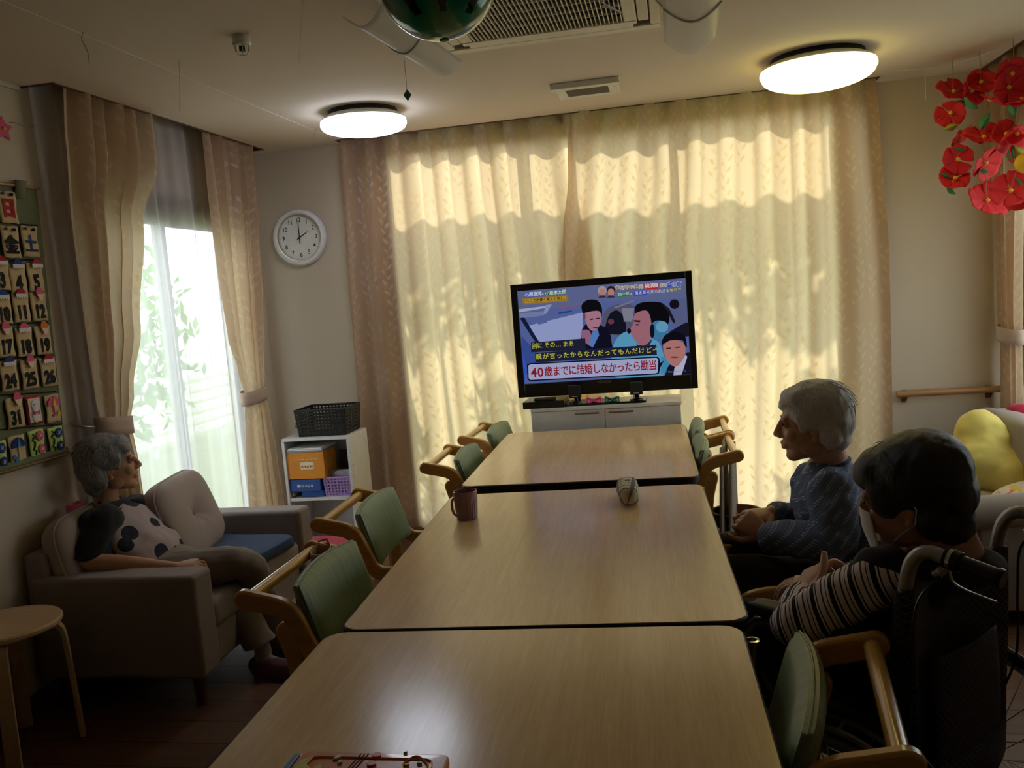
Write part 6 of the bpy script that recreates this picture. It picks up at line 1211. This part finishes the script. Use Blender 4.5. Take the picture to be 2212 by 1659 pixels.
# leather pouch hanging on the nearest left-hand chair
pc = thing('pouch', 'brown open pouch hanging behind the nearest left-hand green chair', 'pouch', (-1.085, 2.40, .60)); c = at(693, 1196, z=.70); X = Matrix.Translation((c.x, c.y, .0)) @ Matrix.Rotation(.2, 4, 'Z')
b = MB(); b.grid(lambda u, v: (.028*cos(2*pi*u)*(.8+.2*v), .050*sin(2*pi*u)*(.85+.15*v), lerp(.60, .715, v)+.004*sin(2*pi*u)), 36, 8, cu=True, X=X); b.build('pocket', 'beige_cloth', pc, solid=.004); MB().ell((0, 0, .605), (.024, .044, .008), X=X).build('bottom', 'beige_cloth', pc); b = MB(); b.tube([X @ Vector((.026, .02, .712)), X @ Vector((.016, .03, .735)), X @ Vector((-.012, .035, .728))], .003, 8); b.build('strap', plain('pink strap', (190, 120, 110), .6), pc)

# ---------------------------------------------------------------- red paper flower garlands
M['red_paper'] = plain('red tissue paper', (222, 36, 44), .7, var=.2, nscale=20); M['green_paper'] = plain('green paper leaf', (60, 142, 92), .6); M['lime_paper'] = plain('lime paper leaf', (180, 196, 90), .6); M['yellow_paper'] = plain('yellow stamen paper', (240, 190, 40), .6)
rg = random.Random(21)
def petals(c, r, tilt, n=5):
    mb = MB(); R = Euler(tilt).to_matrix()
    for k in range(n):
        a0 = 2*pi*k/n+rg.uniform(-.15, .15); up = rg.uniform(.05, .55); L = r*rg.uniform(.85, 1.1)
        def fn(u, v):
            t = (u-.5); w = .80*sin(pi*min(1, v*.62+.04))**.7; a = a0+t*w*1.9*(1.15-v*.3); rad = L*v; return Vector(c)+R @ Vector((rad*cos(a), rad*sin(a), up*L*v*v*.8+.06*L*cos(t*9)*v))
        mb.grid(fn, 7, 7)
    return mb
def garland(label, anchor_px, y, items):
    p = at(*anchor_px, y=y); p.z = min(H-.002, p.z); low = max(b for a, b, *_ in items); q = at(items[-1][0], low, y=y)
    t = thing('flower_garland', label, 'garland', (p.x, y, q.z), 0, 'red paper flower garlands by the right-hand window')
    s = MB(); s.tube([(p.x, y, H-.002), (p.x-.004, y, H-.03), (p.x+.0, y, p.z-.03)]+[tuple(at(px, py, y=y)) for px, py, k, r in items if k == 'r'], .0014, 6); s.build('string', 'thread', t)
    for px, py, k, r in items:
        c = at(px, py, y=y)
        if k == 'r':
            f = petals(c, r, (pi/2+rg.uniform(-1.2, 1.2), rg.uniform(-1.0, 1.0), rg.uniform(-.6, .6))).build('paper_flower', 'red_paper', t, solid=.0012, sharp=180); MB().ell(c+Vector((0, -.012, .0)), (.010, .010, .010)).build('stamen', 'yellow_paper', f)
        else:
            a = rg.uniform(0, 6.28); m = MB(); m.grid(lambda u, v: c+Vector((r*(v-.5)*2*cos(a)-r*.5*(u-.5)*2*sin(pi*v)*sin(a), .012*cos(6*u)*1.0, r*(v-.5)*2*sin(a)+r*.5*(u-.5)*2*sin(pi*v)*cos(a))), 7, 9); m.build('paper_leaf', 'green_paper' if k == 'g' else 'lime_paper', t, solid=.001, sharp=180)
garland('leftmost garland of red paper flowers hanging from the ceiling line', (2059, 143), 4.62, [(2058, 198, 'r', .088), (2076, 224, 'g', .04), (2052, 244, 'r', .072), (2056, 274, 'l', .035), (2076, 290, 'r', .060), (2068, 322, 'g', .035), (2068, 345, 'r', .075), (2042, 380, 'g', .03), (2062, 385, 'r', .066), (2055, 412, 'g', .025)])
garland('middle garland of red paper flowers beside the corner drape', (2117, 112), 4.50, [(2118, 178, 'r', .070), (2098, 196, 'r', .070), (2136, 216, 'r', .078), (2098, 222, 'g', .04), (2128, 262, 'g', .042), (2124, 296, 'r', .092), (2128, 352, 'r', .088), (2120, 370, 'g', .035), (2132, 432, 'r', .100)])
garland('rightmost garland of red paper flowers in front of the right-hand window', (2190, 92), 4.32, [(2185, 160, 'r', .080), (2190, 150, 'g', .045), (2178, 190, 'r', .085), (2205, 215, 'r', .09), (2190, 232, 'g', .04), (2195, 290, 'r', .100), (2172, 290, 'r', .07), (2204, 330, 'l', .05), (2200, 358, 'r', .075), (2186, 335, 'g', .035), (2182, 412, 'r', .092), (2212, 425, 'r', .08), (2208, 400, 'g', .04)])
m = MB(); m.tube([at(1932, 153, z=H-.012), at(2000, 148, z=H-.022), at(2058, 140, z=H-.02), at(2118, 120, z=H-.01), at(2160, 104, z=H-.006)], .0016, 6); tag(m.build('cord', 'white_plastic'), 'pale cord strung under the ceiling carrying the red flower garlands', 'cord')
pb = MB(); c = at(2216, 352, y=4.25); pb.ell(c, .045); tag(pb.build('paper_ball', 'yellow_paper'), 'yellow paper ball hanging among the red flowers at the right edge', 'ornament')
bpy.context.view_layer.update()
